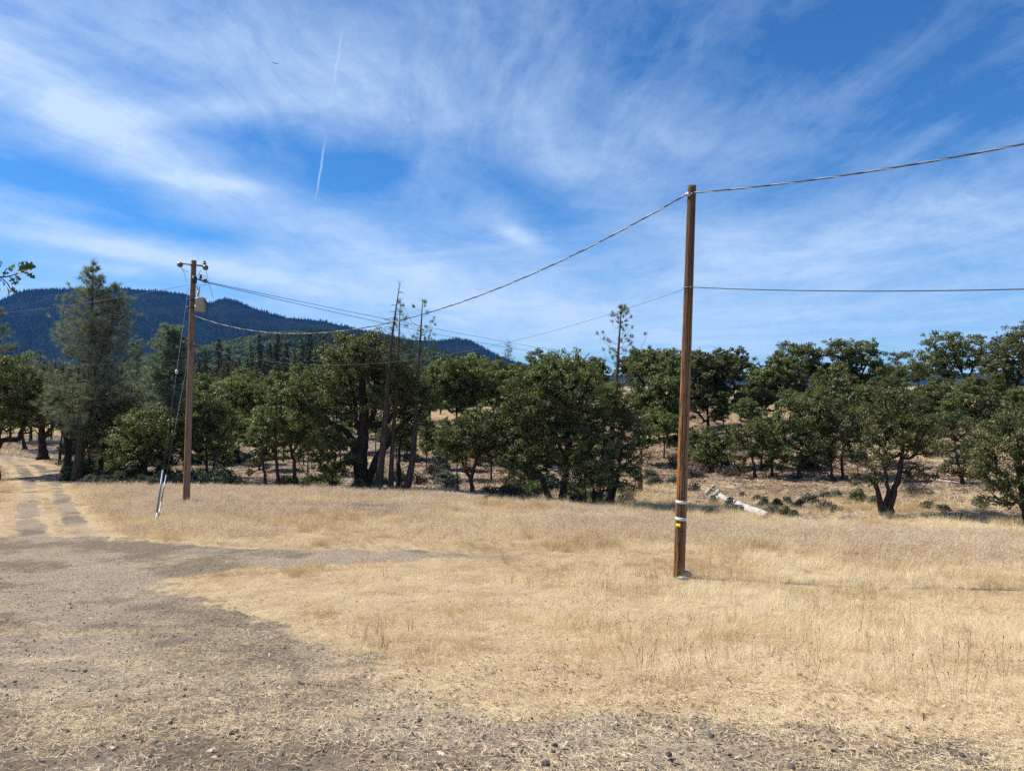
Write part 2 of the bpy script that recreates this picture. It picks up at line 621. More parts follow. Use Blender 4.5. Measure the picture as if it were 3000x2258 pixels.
M['oak_bark'] = bark_mat('oak_bark', (0.015, 0.013, 0.011), (0.072, 0.062, 0.052), 9)
M['grey_bark'] = bark_mat('grey_bark', (0.035, 0.03, 0.027), (0.13, 0.115, 0.105), 9)
M['pine_bark'] = bark_mat('pine_bark', (0.028, 0.022, 0.019), (0.13, 0.098, 0.08), 8, 0.35)
M['dead_wood'] = bark_mat('dead_wood', (0.12, 0.105, 0.095), (0.34, 0.31, 0.28), 12, 0.15)
M['stump_wood'] = bark_mat('stump_wood', (0.07, 0.045, 0.03), (0.25, 0.18, 0.13), 10, 0.2)


def bleached():
    m, t, out = new_mat('bleached_wood')
    tcx = t.node('ShaderNodeTexCoord').outputs['Object']
    n = t.noise(t.mapping(tcx, scale=(0.6, 6, 6)), 2.0, 5, 0.6)
    n2 = t.noise(tcx, 3.5, 5, 0.65)
    c = t.ramp(n, [(0.32, (0.10, 0.088, 0.078)), (0.42, (0.36, 0.335, 0.30)), (0.8, (0.58, 0.555, 0.52))])
    c = t.mix(t.maprange(n2, 0.56, 0.66), c, (0.11, 0.1, 0.09, 1))
    principled(t, out, c, 0.9, 0.1, 0, n, 0.6, 0.03)
    return m


M['bleached'] = bleached()


def pole_mat(name, warm, brown, dark, top_dark, h):
    m, t, out = new_mat(name)
    tcx = t.node('ShaderNodeTexCoord').outputs['Object']
    x, y, z = t.sep(tcx)
    v = t.mapping(tcx, scale=(1, 1, 0.05))
    n = t.noise(v, 28, 7, 0.7, 0.4)
    nb = t.noise(t.mapping(tcx, scale=(1, 1, 0.12)), 6, 4, 0.6)
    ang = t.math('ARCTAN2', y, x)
    side = t.math('COSINE', t.math('ADD', ang, R(20)))     # warm orange of the sunlit left flank painted into the colour
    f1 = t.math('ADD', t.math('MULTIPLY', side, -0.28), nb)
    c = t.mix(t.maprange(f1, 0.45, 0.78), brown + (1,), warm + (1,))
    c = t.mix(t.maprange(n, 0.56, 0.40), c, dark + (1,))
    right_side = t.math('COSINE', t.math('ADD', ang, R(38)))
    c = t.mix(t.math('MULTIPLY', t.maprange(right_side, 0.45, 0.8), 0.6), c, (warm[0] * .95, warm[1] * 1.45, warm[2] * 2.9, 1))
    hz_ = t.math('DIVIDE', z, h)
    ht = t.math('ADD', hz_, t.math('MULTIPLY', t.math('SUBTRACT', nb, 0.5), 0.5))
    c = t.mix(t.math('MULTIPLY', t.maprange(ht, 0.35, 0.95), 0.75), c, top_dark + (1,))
    gray = t.maprange(n, 0.6, 0.75)
    c = t.mix(t.math('MULTIPLY', gray, 0.35), c, (0.26, 0.2, 0.15, 1))
    principled(t, out, c, 0.85, 0.15, 0, n, 0.7, 0.012)
    return m


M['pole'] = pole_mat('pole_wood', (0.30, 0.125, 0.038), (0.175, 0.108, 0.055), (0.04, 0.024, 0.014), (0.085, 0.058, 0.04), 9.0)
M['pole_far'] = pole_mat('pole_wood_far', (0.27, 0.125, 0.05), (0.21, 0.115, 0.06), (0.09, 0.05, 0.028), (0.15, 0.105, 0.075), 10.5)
M['pole_grey'] = bark_mat('pole_wood_grey', (0.08, 0.065, 0.05), (0.2, 0.165, 0.13), 10, 0.08)
M['galv'] = simple_mat('galvanized_steel', (0.42, 0.43, 0.44), 0.45, 0.7)
M['iron'] = simple_mat('dark_iron', (0.05, 0.043, 0.04), 0.6, 0.5)
M['wire_dark'] = simple_mat('wire_dark', (0.045, 0.045, 0.05), 0.55, 0.3)
M['wire_grey'] = simple_mat('wire_grey', (0.09, 0.095, 0.1), 0.5, 0.5)
M['wire_alu'] = simple_mat('wire_aluminium', (0.25, 0.26, 0.27), 0.5, 0.4)
M['fiberglass'] = simple_mat('fibreglass_grey', (0.07, 0.075, 0.085), 0.6)
M['ceramic'] = simple_mat('porcelain_brown', (0.10, 0.085, 0.08), 0.35, 0, 0.5)
M['ceramic_grey'] = simple_mat('porcelain_grey', (0.42, 0.4, 0.38), 0.35, 0, 0.5)
M['green_glass'] = simple_mat('insulator_green', (0.03, 0.075, 0.06), 0.3, 0, 0.5)
M['trans_paint'] = simple_mat('transformer_paint', (0.28, 0.30, 0.315), 0.5, 0, 0.4, 0.06)
M['guard'] = simple_mat('guard_plastic', (0.17, 0.21, 0.27), 0.4, 0, 0.5, 0.05)
M['guard_pale'] = simple_mat('guard_pale', (0.26, 0.29, 0.30), 0.4, 0.2, 0.5, 0.05)
M['white_band'] = simple_mat('reflective_white', (0.6, 0.62, 0.64), 0.4, 0, 0.5, 0.05)
M['yellow_tag'] = simple_mat('yellow_tag', (0.85, 0.56, 0.01), 0.5, 0, 0.4, 0.05)
M['hole'] = simple_mat('bolt_hole', (0.008, 0.006, 0.005), 0.9)
M['white_paint'] = simple_mat('white_paint', (0.75, 0.75, 0.73), 0.6)
M['black'] = simple_mat('bird_black', (0.012, 0.012, 0.014), 0.6)
M['rock'] = bark_mat('pale_rock', (0.17, 0.185, 0.185), (0.40, 0.43, 0.42), 6, 1.0)
M['dark_stone'] = bark_mat('dark_stone', (0.045, 0.044, 0.046), (0.16, 0.15, 0.145), 30, 1.0)
M['brown_leaf'] = simple_mat('brown_leaf', (0.27, 0.125, 0.055), 0.7, 0, 0.2, 0.3, 30)


def ground_mat():
    m, t, out = new_mat('ground_soil')
    pos = t.node('ShaderNodeNewGeometry').outputs['Position']
    gr = t.node('ShaderNodeAttribute', attribute_name='gravel').outputs['Fac']
    sh = t.node('ShaderNodeAttribute', attribute_name='litter').outputs['Fac']
    n1 = t.noise(pos, 0.9, 6, 0.6)
    n2 = t.noise(pos, 9.0, 6, 0.65)
    n3 = t.noise(pos, 55.0, 4, 0.7)
    n4 = t.noise(pos, 190.0, 3, 0.7)
    fine = t.math('ADD', t.math('MULTIPLY', n3, 0.55), t.math('MULTIPLY', n4, 0.45))
    # straw thatch
    straw = t.ramp(fine, [(0.30, (0.12, 0.082, 0.048)), (0.46, (0.37, 0.275, 0.16)), (0.64, (0.66, 0.52, 0.32))])
    straw = t.mix(t.maprange(n1, 0.42, 0.62), straw, t.mix(1.0, straw, (0.82, 0.76, 0.78, 1), 'MULTIPLY'))
    # gravelly grey-brown soil
    vor = t.voronoi(pos, 38.0, 'Color')
    vg = t.node('ShaderNodeSeparateColor')
    t.put(vg.inputs[0], vor)
    pebble = t.ramp(vg.outputs[0], [(0.0, (0.10, 0.084, 0.066)), (0.6, (0.25, 0.205, 0.155)), (1.0, (0.44, 0.37, 0.28))])
    soil = t.ramp(fine, [(0.32, (0.10, 0.076, 0.054)), (0.5, (0.30, 0.235, 0.168)), (0.7, (0.50, 0.40, 0.29))])
    grav = t.mix(0.45, soil, pebble)
    dust = t.maprange(t.math('ADD', t.math('MULTIPLY', n1, 0.6), t.math('MULTIPLY', n2, 0.4)), 0.50, 0.64)
    grav = t.mix(t.math('MULTIPLY', dust, 0.45), grav, straw)
    n0 = t.noise(pos, 0.33, 5, 0.6)
    grav = t.mix(t.math('MULTIPLY', t.maprange(n0, 0.55, 0.43), 0.95), grav, t.mix(1.0, grav, (0.60, 0.58, 0.57, 1), 'MULTIPLY'))
    grav = t.mix(t.math('MULTIPLY', t.maprange(t.noise(pos, 26.0, 2, 0.5), 0.62, 0.70), 0.8), grav, (0.045, 0.038, 0.03, 1))
    edge = t.math('ADD', gr, t.math('MULTIPLY', t.math('SUBTRACT', n2, 0.5), 0.9))
    col = t.mix(t.maprange(edge, 0.35, 0.65), straw, grav)
    # leaf-litter brown under the oaks and on the wooded slope
    lit = t.ramp(fine, [(0.3, (0.085, 0.055, 0.034)), (0.5, (0.25, 0.175, 0.105)), (0.7, (0.46, 0.345, 0.22))])
    le = t.math('ADD', sh, t.math('MULTIPLY', t.math('SUBTRACT', n1, 0.5), 1.2))
    col = t.mix(t.maprange(le, 0.3, 0.7), col, lit)
    hgt = t.math('ADD', t.math('MULTIPLY', n2, 0.5), t.math('MULTIPLY', fine, 0.7))
    principled(t, out, col, 0.95, 0.08, 0, hgt, 0.9, 0.03)
    return m


M['ground'] = ground_mat()


def grass_mat(name, lo, mid, hi, transl=0.3, spec=0.2):
    m, t, out = new_mat(name)
    a = t.node('ShaderNodeAttribute', attribute_name='tint', attribute_type='INSTANCER').outputs['Fac']
    b_ = t.node('ShaderNodeAttribute', attribute_name='tint').outputs['Fac']
    f = t.math('ADD', t.math('MULTIPLY', a, 0.6), t.math('MULTIPLY', b_, 0.4))
    c = t.ramp(f, [(0.1, lo), (0.5, mid), (0.9, hi)])
    d = t.node('ShaderNodeBsdfPrincipled')
    t.put(d.inputs['Base Color'], c)
    d.inputs['Roughness'].default_value = 0.6
    d.inputs['Specular IOR Level'].default_value = spec
    tr = t.node('ShaderNodeBsdfTranslucent')
    t.put(tr.inputs['Color'], c)
    mx = t.node('ShaderNodeMixShader')
    mx.inputs[0].default_value = transl
    t.l.new(d.outputs[0], mx.inputs[1])
    t.l.new(tr.outputs[0], mx.inputs[2])
    t.l.new(mx.outputs[0], out.inputs['Surface'])
    return m


M['straw'] = grass_mat('dry_straw', (0.48, 0.335, 0.17), (0.76, 0.60, 0.345), (0.89, 0.77, 0.52))
M['weed'] = grass_mat('dry_weed', (0.36, 0.265, 0.165), (0.63, 0.495, 0.335), (0.83, 0.71, 0.52))
M['rust'] = grass_mat('rust_weed', (0.22, 0.12, 0.07), (0.36, 0.21, 0.12), (0.48, 0.31, 0.2))
M['litter_leaf'] = grass_mat('fallen_leaf', (0.14, 0.075, 0.045), (0.34, 0.24, 0.17), (0.62, 0.52, 0.42), 0.1)
M['pebble'] = grass_mat('gravel_pebble', (0.035, 0.03, 0.026), (0.18, 0.152, 0.12), (0.46, 0.395, 0.31), 0.0)
M['forest_conifer'] = grass_mat('forest_conifer', (0.009, 0.016, 0.008), (0.019, 0.030, 0.013), (0.038, 0.052, 0.021), 0.1, 0.02)
M['forest_round'] = grass_mat('forest_round', (0.028, 0.042, 0.014), (0.052, 0.072, 0.024), (0.085, 0.105, 0.036), 0.1, 0.02)


def hill_mat(name, c0, c1, c2, scale):
    m, t, out = new_mat(name)
    pos = t.node('ShaderNodeNewGeometry').outputs['Position']
    n = t.noise(pos, scale, 8, 0.7)
    n2 = t.noise(pos, scale * 0.12, 4, 0.6)
    c = t.ramp(n, [(0.35, c0), (0.6, c1)])
    c = t.mix(t.maprange(n2, 0.62, 0.72), c, c2 + (1,))
    principled(t, out, c, 1.0, 0.0, 0, n, 1.0, 8.0)
    return m


M['mountain'] = hill_mat('mountain_forest_floor', (0.004, 0.009, 0.006), (0.014, 0.022, 0.012), (0.024, 0.030, 0.017), 0.03)
M['hill'] = hill_mat('hill_forest_floor', (0.02, 0.032, 0.012), (0.045, 0.06, 0.022), (0.055, 0.07, 0.028), 0.05)


# ------------------------------------------------------------------ gravel and grass zones (plan view, from the photo's outlines)
def poly_world(pts):
    return np.array([ground_hit(x, y) for x, y in pts])


def sdf_poly(X, Y, poly):
    """signed distance to a polygon, positive inside"""
    inside = np.zeros(X.shape, bool)
    dist = np.full(X.shape, 1e9)
    n = len(poly)
    for i in range(n):
        ax, ay = poly[i]
        bx, by = poly[(i + 1) % n]
        ex, ey = bx - ax, by - ay
        t = np.clip(((X - ax) * ex + (Y - ay) * ey) / (ex * ex + ey * ey + 1e-12), 0, 1)
        dist = np.minimum(dist, np.hypot(X - ax - t * ex, Y - ay - t * ey))
        c = ((ay > Y) != (by > Y)) & (X < ex * (Y - ay) / (ey + 1e-15) + ax)
        inside ^= c
    return np.where(inside, dist, -dist)


def sdf_line(X, Y, line):
    dist = np.full(X.shape, 1e9)
    for i in range(len(line) - 1):
        ax, ay = line[i]
        bx, by = line[i + 1]
        ex, ey = bx - ax, by - ay
        t = np.clip(((X - ax) * ex + (Y - ay) * ey) / (ex * ex + ey * ey + 1e-12), 0, 1)
        dist = np.minimum(dist, np.hypot(X - ax - t * ex, Y - ay - t * ey))
    return dist


G_FORE = poly_world([(-900, 2240), (-900, 1585), (40, 1572), (300, 1575), (480, 1640), (420, 1700), (560, 1770), (760, 1835), (980, 1915),
                     (1085, 1968), (1356, 2045), (1640, 2110), (1850, 2090), (2060, 2105), (2400, 2165), (2700, 2215), (3000, 2240), (3900, 2250)])
G_FORE = np.vstack([G_FORE, [[9, -3], [-9, -3]]])
G_CROSS = poly_world([(230, 1572), (560, 1592), (1000, 1606), (1400, 1618), (1900, 1640), (1900, 1648), (1400, 1636), (1000, 1650), (700, 1668), (480, 1690), (250, 1660)])
RUT_L = poly_world([(110, 1600), (92, 1540), (84, 1480), (88, 1430), (80, 1395), (60, 1365), (20, 1345), (-60, 1335)])
RUT_R = poly_world([(270, 1585), (222, 1535), (192, 1480), (168, 1430), (150, 1398), (122, 1372), (70, 1350), (0, 1336)])
TRACK_MID = poly_world([(190, 1590), (150, 1530), (138, 1480), (128, 1430), (115, 1397), (90, 1370), (40, 1348), (-60, 1335)])
FIELD = poly_world([(330, 1570), (600, 1590), (1000, 1604), (1400, 1616), (1900, 1640), (2500, 1690), (3100, 1740), (3100, 1572), (2400, 1545), (2000, 1522), (1600, 1482), (1100, 1446), (700, 1434), (350, 1422), (215, 1425), (250, 1520)])


def masks(X, Y):
    nz = (fbm(X * 1.1, Y * 1.1, 31, 4) - 0.5)
    nz2 = (fbm(X * 4.0, Y * 4.0, 37, 3) - 0.5)
    wob = nz * 1.3 + nz2 * 0.5
    s = sdf_poly(X, Y, G_FORE) * 1.3 + wob
    g = sstep(-1.2, 0.6, s + nz2 * 1.6 + nz * .8)
    s2 = sdf_poly(X, Y, G_CROSS) + wob * 0.8
    g = np.maximum(g, sstep(-0.3, 0.4, s2))
    for rut, wd in ((RUT_L, 0.42), (RUT_R, 0.38)):
        g = np.maximum(g, 0.74 * sstep(wd + 0.3, wd - 0.25, sdf_line(X, Y, rut) + wob * 0.35))
    # drier straw washes over the gravel
    wash = sstep(0.52, 0.66, fbm(X * 0.55 + 3, Y * 0.75, 55, 4))
    g = g * (1 - 0.40 * wash)
    fld = sstep(-0.5, 1.0, sdf_poly(X, Y, FIELD) + wob * 1.4)
    trk = sstep(1.9, 1.4, sdf_line(X, Y, TRACK_MID))
    edge = -sdf_poly(X, Y, FIELD)
    depth = np.hypot(X, Y)
    wood = sstep(0.5, 4.0, edge) * sstep(31, 38, Y + np.maximum(X - 6, 0) * 0.35)
    wood = wood * sstep(1.2, 2.6, sdf_line(X, Y, TRACK_MID))
    lit = wood * (0.12 + 0.95 * sstep(0.30, 0.52, fbm(X * 0.16, Y * 0.16, 71, 3)) * sstep(36, 44, Y + np.maximum(X - 6, 0) * .1))
    return g, fld, trk, np.clip(lit, 0, 1), wood


# ground sheet: rings around the camera, dense in front, out to the horizon
th = np.concatenate([np.linspace(R(-50), R(50), 430), np.linspace(R(50), R(310), 70)[1:-1]])
rr = np.concatenate([[0.4, 1.0, 1.6, 2.2], np.exp(np.linspace(math.log(2.7), math.log(45), 270)), np.exp(np.linspace(math.log(45), math.log(130), 105))[1:],
                     np.exp(np.linspace(math.log(130), math.log(9000), 50))[1:]])
TH, RR = np.meshgrid(th, rr)
GX, GY = RR * np.sin(TH), RR * np.cos(TH)
GZ = H(GX, GY)
far = sstep(600, 2500, RR)
GZ = GZ * (1 - far) + far * (-6.0)
g, fld, trk, lit, wood = masks(GX, GY)
# wheel ruts are pressed a little into the ground
GZ = GZ - 0.05 * g * sstep(60, 20, RR)
nt, nr = len(th), len(rr)
V = np.stack([GX, GY, GZ], -1).reshape(-1, 3)
i = np.arange(nr - 1)[:, None] * nt
j = np.arange(nt)[None, :]
k = (j + 1) % nt
Q = np.stack([i + j, i + k, i + nt + k, i + nt + j], -1).reshape(-1, 4)[:, ::-1]
V = np.vstack([V, [[0, 0, hz(0, 0.1)]]])
cen = len(V) - 1
TRI = np.array([(cen, b, a) for a, b in zip(range(nt), [*range(1, nt), 0])])[:, ::-1]
gflat = np.append(g.ravel(), 1.0)
lflat = np.append(lit.ravel(), 0.0)
isg = gflat[Q].mean(1) > 0.5


def sub_mesh(name, Q_, T_):
    used = np.unique(np.concatenate([Q_.ravel(), T_.ravel()])) if len(T_) else np.unique(Q_)
    remap = np.full(len(V), -1)
    remap[used] = np.arange(len(used))
    fs = [remap[Q_]]
    if len(T_):
        fs.append(remap[T_])
    me = np_mesh(name, V[used], fs, smooth=True)
    for nm, arr in (('gravel', gflat), ('litter', lflat)):
        at = me.attributes.new(nm, 'FLOAT', 'POINT')
        at.data.foreach_set('value', arr[used].astype(np.float32))
    return me


ground = link('ground', sub_mesh('ground', Q[~isg], np.zeros((0, 3), int)), M['ground'])
tag(ground, 'dry straw covered ground falling away to a gully and a wooded slope', 'ground', kind='structure')
track = link('gravel_track', sub_mesh('gravel_track', Q[isg], TRI), M['ground'])
tag(track, 'grey gravel track with wheel ruts leading off to the left', 'track', kind='structure')


# ------------------------------------------------------------------ far hills
def hill(name, label, outline, d0, d1, base, seed, mat, gully, xr, ncol=260, nrow=60, back=900):
    xs = np.linspace(xr[0], xr[1], ncol)
    ox = np.array([p[0] for p in outline], float)
    oy = np.array([p[1] for p in outline], float)
    ridge = (CY - np.interp(xs, ox, oy)) / F * d1 + EYE
    ridge = ridge + (vnoise(xs * 0.02, xs * 0, seed) - 0.5) * 0.02 * np.abs(ridge)
    s = np.linspace(0, 1, nrow)
    X, Y, Z = [], [], []
    for t in s:
        dd = d0 + (d1 - d0) * t
        gx = (xs - CX) / F * d1
        gn = np.abs(fbm(gx / gully + t * 1.1, np.full_like(gx, t * 2.2), seed, 4) - 0.5) * 2
        prof = t ** 1.15
        z = base + (ridge - base) * prof - (1 - abs(2 * t - 1)) * (0.30 - gn) * 0.42 * (ridge - base) * -1.0 * np.minimum(1, (1 - t) * 4)
        z = np.minimum(z, base + (ridge - base) * (0.12 + 0.88 * t))
        X.append((xs - CX) / F * dd)
        Y.append(np.full_like(xs, dd))
        Z.append(z)
    X.append((xs - CX) / F * (d1 + back))
    Y.append(np.full_like(xs, d1 + back))
    Z.append(np.full_like(xs, base))
    X, Y, Z = np.array(X), np.array(Y), np.array(Z)
    n = len(X)
    VV = np.stack([X, Y, Z], -1).reshape(-1, 3)
    i = np.arange(n - 1)[:, None] * ncol
    j = np.arange(ncol - 1)[None, :]
    QQ = np.stack([i + j, i + j + 1, i + ncol + j + 1, i + ncol + j], -1).reshape(-1, 4)
    o = link(name, np_mesh(name, VV, QQ, smooth=True), mat)
    tag(o, label, 'hill', kind='structure')
    return X[:nrow], Y[:nrow], Z[:nrow]


def sample_grid(grid, n, r, zmin=None, top=None):
    X, Y, Z = grid
    a, b = X.shape
    fi = r.random(n) * (a - 1.01)
    if top is not None:
        fi[: int(n * top)] = (a - 1.01) * (0.93 + 0.069 * r.random(int(n * top)))
    fj = r.random(n) * (b - 1.01)
    i, j = fi.astype(int), fj.astype(int)
    u, v = fi - i, fj - j
    out = []
    for A in (X, Y, Z):
        out.append((A[i, j] * (1 - u) + A[i + 1, j] * u) * (1 - v) + (A[i, j + 1] * (1 - u) + A[i + 1, j + 1] * u) * v)
    return np.stack(out, -1), fi / (a - 1), fj / (b - 1)


MTN = [(-700, 900), (-300, 930), (0, 884), (68, 852), (136, 846), (250, 846), (366, 846), (475, 852), (542, 862), (590, 880), (624, 886), (650, 876), (672, 876), (710, 890), (760, 908),
       (840, 932), (950, 942), (1030, 962), (1126, 980), (1200, 996), (1290, 1000), (1340, 992), (1380, 1000), (1437, 1032), (1490, 1055), (1553, 1075), (1640, 1105), (1800, 1118)]
HILL = [(-500, 1090), (200, 1085), (430, 1072), (520, 1045), (600, 1018), (700, 996), (800, 978), (900, 974), (1000, 978), (1100, 990), (1200, 1010), (1300, 1036), (1400, 1062), (1500, 1085), (1700, 1110)]
FARR = [(-900, 1116), (1000, 1112), (1500, 1104), (1800, 1098), (2000, 1094), (2150, 1100), (2400, 1092), (2700, 1098), (2900, 1090), (3300, 1100), (3800, 1112)]
g_far = hill('far_ridge', 'low blue ridge on the horizon behind the oaks', FARR, 7000, 8000, -8, 91, M['mountain'], 900, (-900, 3800), 160, 20, 400)
g_mtn = hill('mountain', 'long forested mountain ridge, blue with distance, on the left', MTN, 3300, 5400, -8, 17, M['mountain'], 520, (-700, 1800), 320, 90)
g_hill = hill('forested_hill', 'rounded green forested hill below the blue mountain', HILL, 1050, 1750, -8, 23, M['hill'], 260, (-500, 1700), 260, 60, 500)


# ------------------------------------------------------------------ scattering (uncountable stuff)
def make_scatter(name, pts, rotz, scale, tint, protos, mat, label, cat, tilt=None):
    """points mesh + geometry nodes that put one of the prototype meshes on every point"""
    n = len(pts)
    me = bpy.data.meshes.new(name)
    me.vertices.add(n)
    me.vertices.foreach_set('co', np.asarray(pts, np.float32).ravel())
    rot = np.zeros((n, 3), np.float32)
    rot[:, 2] = rotz
    if tilt is not None:
        rot[:, :2] = tilt
    a = me.attributes.new('rot', 'FLOAT_VECTOR', 'POINT')
    a.data.foreach_set('vector', rot.ravel())
    a = me.attributes.new('scl', 'FLOAT', 'POINT')
    a.data.foreach_set('value', np.asarray(scale, np.float32))
    a = me.attributes.new('tint', 'FLOAT', 'POINT')
    a.data.foreach_set('value', np.asarray(tint, np.float32))
    a = me.attributes.new('pick', 'INT', 'POINT')
    a.data.foreach_set('value', rng.integers(0, len(protos), n).astype(np.int32))
    me.materials.append(mat)
    o = link(name, me)
    tag(o, label, cat, kind='stuff')
    ng = bpy.data.node_groups.new(name + '_scatter', 'GeometryNodeTree')
    ng.interface.new_socket('Geometry', in_out='INPUT', socket_type='NodeSocketGeometry')
    ng.interface.new_socket('Geometry', in_out='OUTPUT', socket_type='NodeSocketGeometry')
    N, L = ng.nodes, ng.links
    gi, go = N.new('NodeGroupInput'), N.new('NodeGroupOutput')
    iop = N.new('GeometryNodeInstanceOnPoints')
    g2i = N.new('GeometryNodeGeometryToInstance')
    for pm in protos:
        po = bpy.data.objects.new(name + '_piece', pm)
        if not pm.materials:
            pm.materials.append(mat)
        oi = N.new('GeometryNodeObjectInfo')
        oi.inputs['Object'].default_value = po
        L.new(oi.outputs['Geometry'], g2i.inputs[0])

    def attr(nm, typ):
        q = N.new('GeometryNodeInputNamedAttribute')
        q.data_type = typ
        q.inputs['Name'].default_value = nm
        return q.outputs['Attribute']
    m2p = N.new('GeometryNodeMeshToPoints')
    L.new(gi.outputs[0], m2p.inputs[0])
    L.new(m2p.outputs[0], iop.inputs['Points'])
    L.new(g2i.outputs[0], iop.inputs['Instance'])
    iop.inputs['Pick Instance'].default_value = True
    L.new(attr('pick', 'INT'), iop.inputs['Instance Index'])
    e2r = N.new('FunctionNodeEulerToRotation')
    L.new(attr('rot', 'FLOAT_VECTOR'), e2r.inputs[0])
    L.new(e2r.outputs[0], iop.inputs['Rotation'])
    L.new(attr('scl', 'FLOAT'), iop.inputs['Scale'])
    L.new(iop.outputs[0], go.inputs[0])
    md = o.modifiers.new('scatter', 'NODES')
    md.node_group = ng
    return o


def blade_clump(seed, nb, rad, h, wdt, lean, segs=2, seedhead=0.0):
    r = np.random.default_rng(seed)
    V, Q, T, tint = [], [], [], []
    n = 0
    for b in range(nb):
        a = r.random() * 6.283
        rr_ = rad * math.sqrt(r.random())
        p = np.array([rr_ * math.cos(a), rr_ * math.sin(a), 0])
        hh = h * r.uniform(0.55, 1.15)
        la = a + r.normal(0, 1.2)
        ln = lean * r.uniform(0.2, 1.4)
        wa_ = r.random() * 6.283
        wv = np.array([math.cos(wa_), math.sin(wa_), 0]) * wdt * r.uniform(0.6, 1.3) / 2
        dirv = np.array([math.cos(la), math.sin(la), 0])
        tt = r.random()
        for s_ in range(segs):
            f = s_ / segs
            c = p + dirv * ln * hh * f ** 1.7 + np.array([0, 0, hh * (f - 0.25 * f * f * ln)])
            ww = wv * (1 - 0.5 * f)
            V += [c - ww, c + ww]
            tint += [tt, tt]
        c = p + dirv * ln * hh + np.array([0, 0, hh * (1 - 0.25 * ln)])
        V.append(c)
        tint.append(tt)
        for s_ in range(segs - 1):
            k_ = n + 2 * s_
            Q.append((k_, k_ + 1, k_ + 3, k_ + 2))
        k_ = n + 2 * (segs - 1)
        T.append((k_, k_ + 1, k_ + 2))
        n += 2 * segs + 1
        if r.random() < seedhead:
            tip = c
            for q_ in range(3):
                sv = r.normal(0, 1, 3) * 0.02 * h / 0.4
                V += [tip - sv * 0.4, tip + sv, tip + np.array([sv[1], -sv[0], 0.03])]
                tint += [tt * 0.7] * 3
                T.append((n, n + 1, n + 2))
                n += 3
    return np_mesh('grass_clump', np.array(V), [np.array(Q), np.array(T)] if Q else np.array(T), tint)


def weed_clump(seed, ns, rad, h):
    """stiff branching dead stalks"""
    r = np.random.default_rng(seed)
    V, T, tint = [], [], []
    n = 0

    def sliver(a, b, wd, tt):
        nonlocal n
        d_ = b - a
        s_ = np.cross(d_, r.normal(0, 1, 3))
        s_ = s_ / (np.linalg.norm(s_) + 1e-9) * wd
        V.extend([a - s_, a + s_, b])
        T.append((n, n + 1, n + 2))
        tint.extend([tt] * 3)
        n += 3
    for s_ in range(ns):
        a = r.random() * 6.283
        p = np.array([math.cos(a), math.sin(a), 0]) * rad * math.sqrt(r.random())
        top = p + np.array([r.normal(0, .22) * h, r.normal(0, .22) * h, h * r.uniform(.6, 1.15)])
        tt = r.random()
        sliver(p, top, 0.004, tt)
        for b in range(7):
            f = r.uniform(0.35, 0.98)
            q = p + (top - p) * f
            e = q + np.array([r.normal(0, .13), r.normal(0, .13), r.uniform(.03, .2)]) * h * 1.1
            sliver(q, e, 0.003, tt)
            for c in range(2):
                q2 = q + (e - q) * r.uniform(.4, 1)
                sliver(q2, q2 + np.array([r.normal(0, .05), r.normal(0, .05), r.uniform(0, .09)]) * h * 1.2, 0.003, min(1, tt + .15))
    return np_mesh('weed_clump', np.array(V), np.array(T), tint)


def flat_straw(seed, nb, rad, ln, wd):
    r = np.random.default_rng(seed)
    V, T, tint = [], [], []
    for b in range(nb):
        a = r.random() * 6.283
        p = np.array([math.cos(a), math.sin(a), 0]) * rad * math.sqrt(r.random()) + np.array([0, 0, r.uniform(.002, .02)])
        t_ = r.random() * 6.283
        l_ = ln * r.uniform(.4, 1.3)
        d_ = np.array([math.cos(t_), math.sin(t_), r.normal(0, .15)]) * l_
        s_ = np.array([-math.sin(t_), math.cos(t_), r.normal(0, .3)]) * wd
        k_ = len(V)
        V += [p - s_, p + s_, p + d_]
        T.append((k_, k_ + 1, k_ + 2))
        tint += [r.random()] * 3
    return np_mesh('straw_litter', np.array(V), np.array(T), tint)


def leaf_flake(seed):
    r = np.random.default_rng(seed)
    n = 9
    V = [(0, 0, 0.012)]
    for q in range(n):
        a = q / n * 6.283
        rad = (0.035 + 0.016 * math.cos(a * 2)) * (1 if q % 2 else 0.62) * r.uniform(.8, 1.2)
        V.append((rad * math.cos(a), rad * math.sin(a) * .8, 0.006 + 0.022 * r.random()))
    T = [(0, 1 + q, 1 + (q + 1) % n) for q in range(n)]
    return np_mesh('fallen_leaf', np.array(V), np.array(T), np.full(len(V), r.random()))


def pebble_mesh(seed):
    r = np.random.default_rng(seed)
    import bmesh
    bm = bmesh.new()
    bmesh.ops.create_icosphere(bm, subdivisions=1, radius=1.0)
    for v in bm.verts:
        v.co *= r.uniform(.75, 1.15)
        v.co.z *= .65
        v.co.x *= 1.15
    me = bpy.data.meshes.new('pebble')
    bm.to_mesh(me)
    bm.free()
    at = me.attributes.new('tint', 'FLOAT', 'POINT')
    at.data.foreach_set('value', np.full(len(me.vertices), .5, np.float32))
    return me


def rand_field(n, d0, d1, r, umax=0.86, pw=1.0):
    """points in the wedge the camera looks at (uniform per area for pw=1; pw=0 per distance)"""
    q = r.random(n)
    e = pw + 1
    d = (d0 ** e + q * (d1 ** e - d0 ** e)) ** (1 / e)
    u = r.uniform(-umax, umax, n)
    return u * d, d


rs = np.random.default_rng(11)
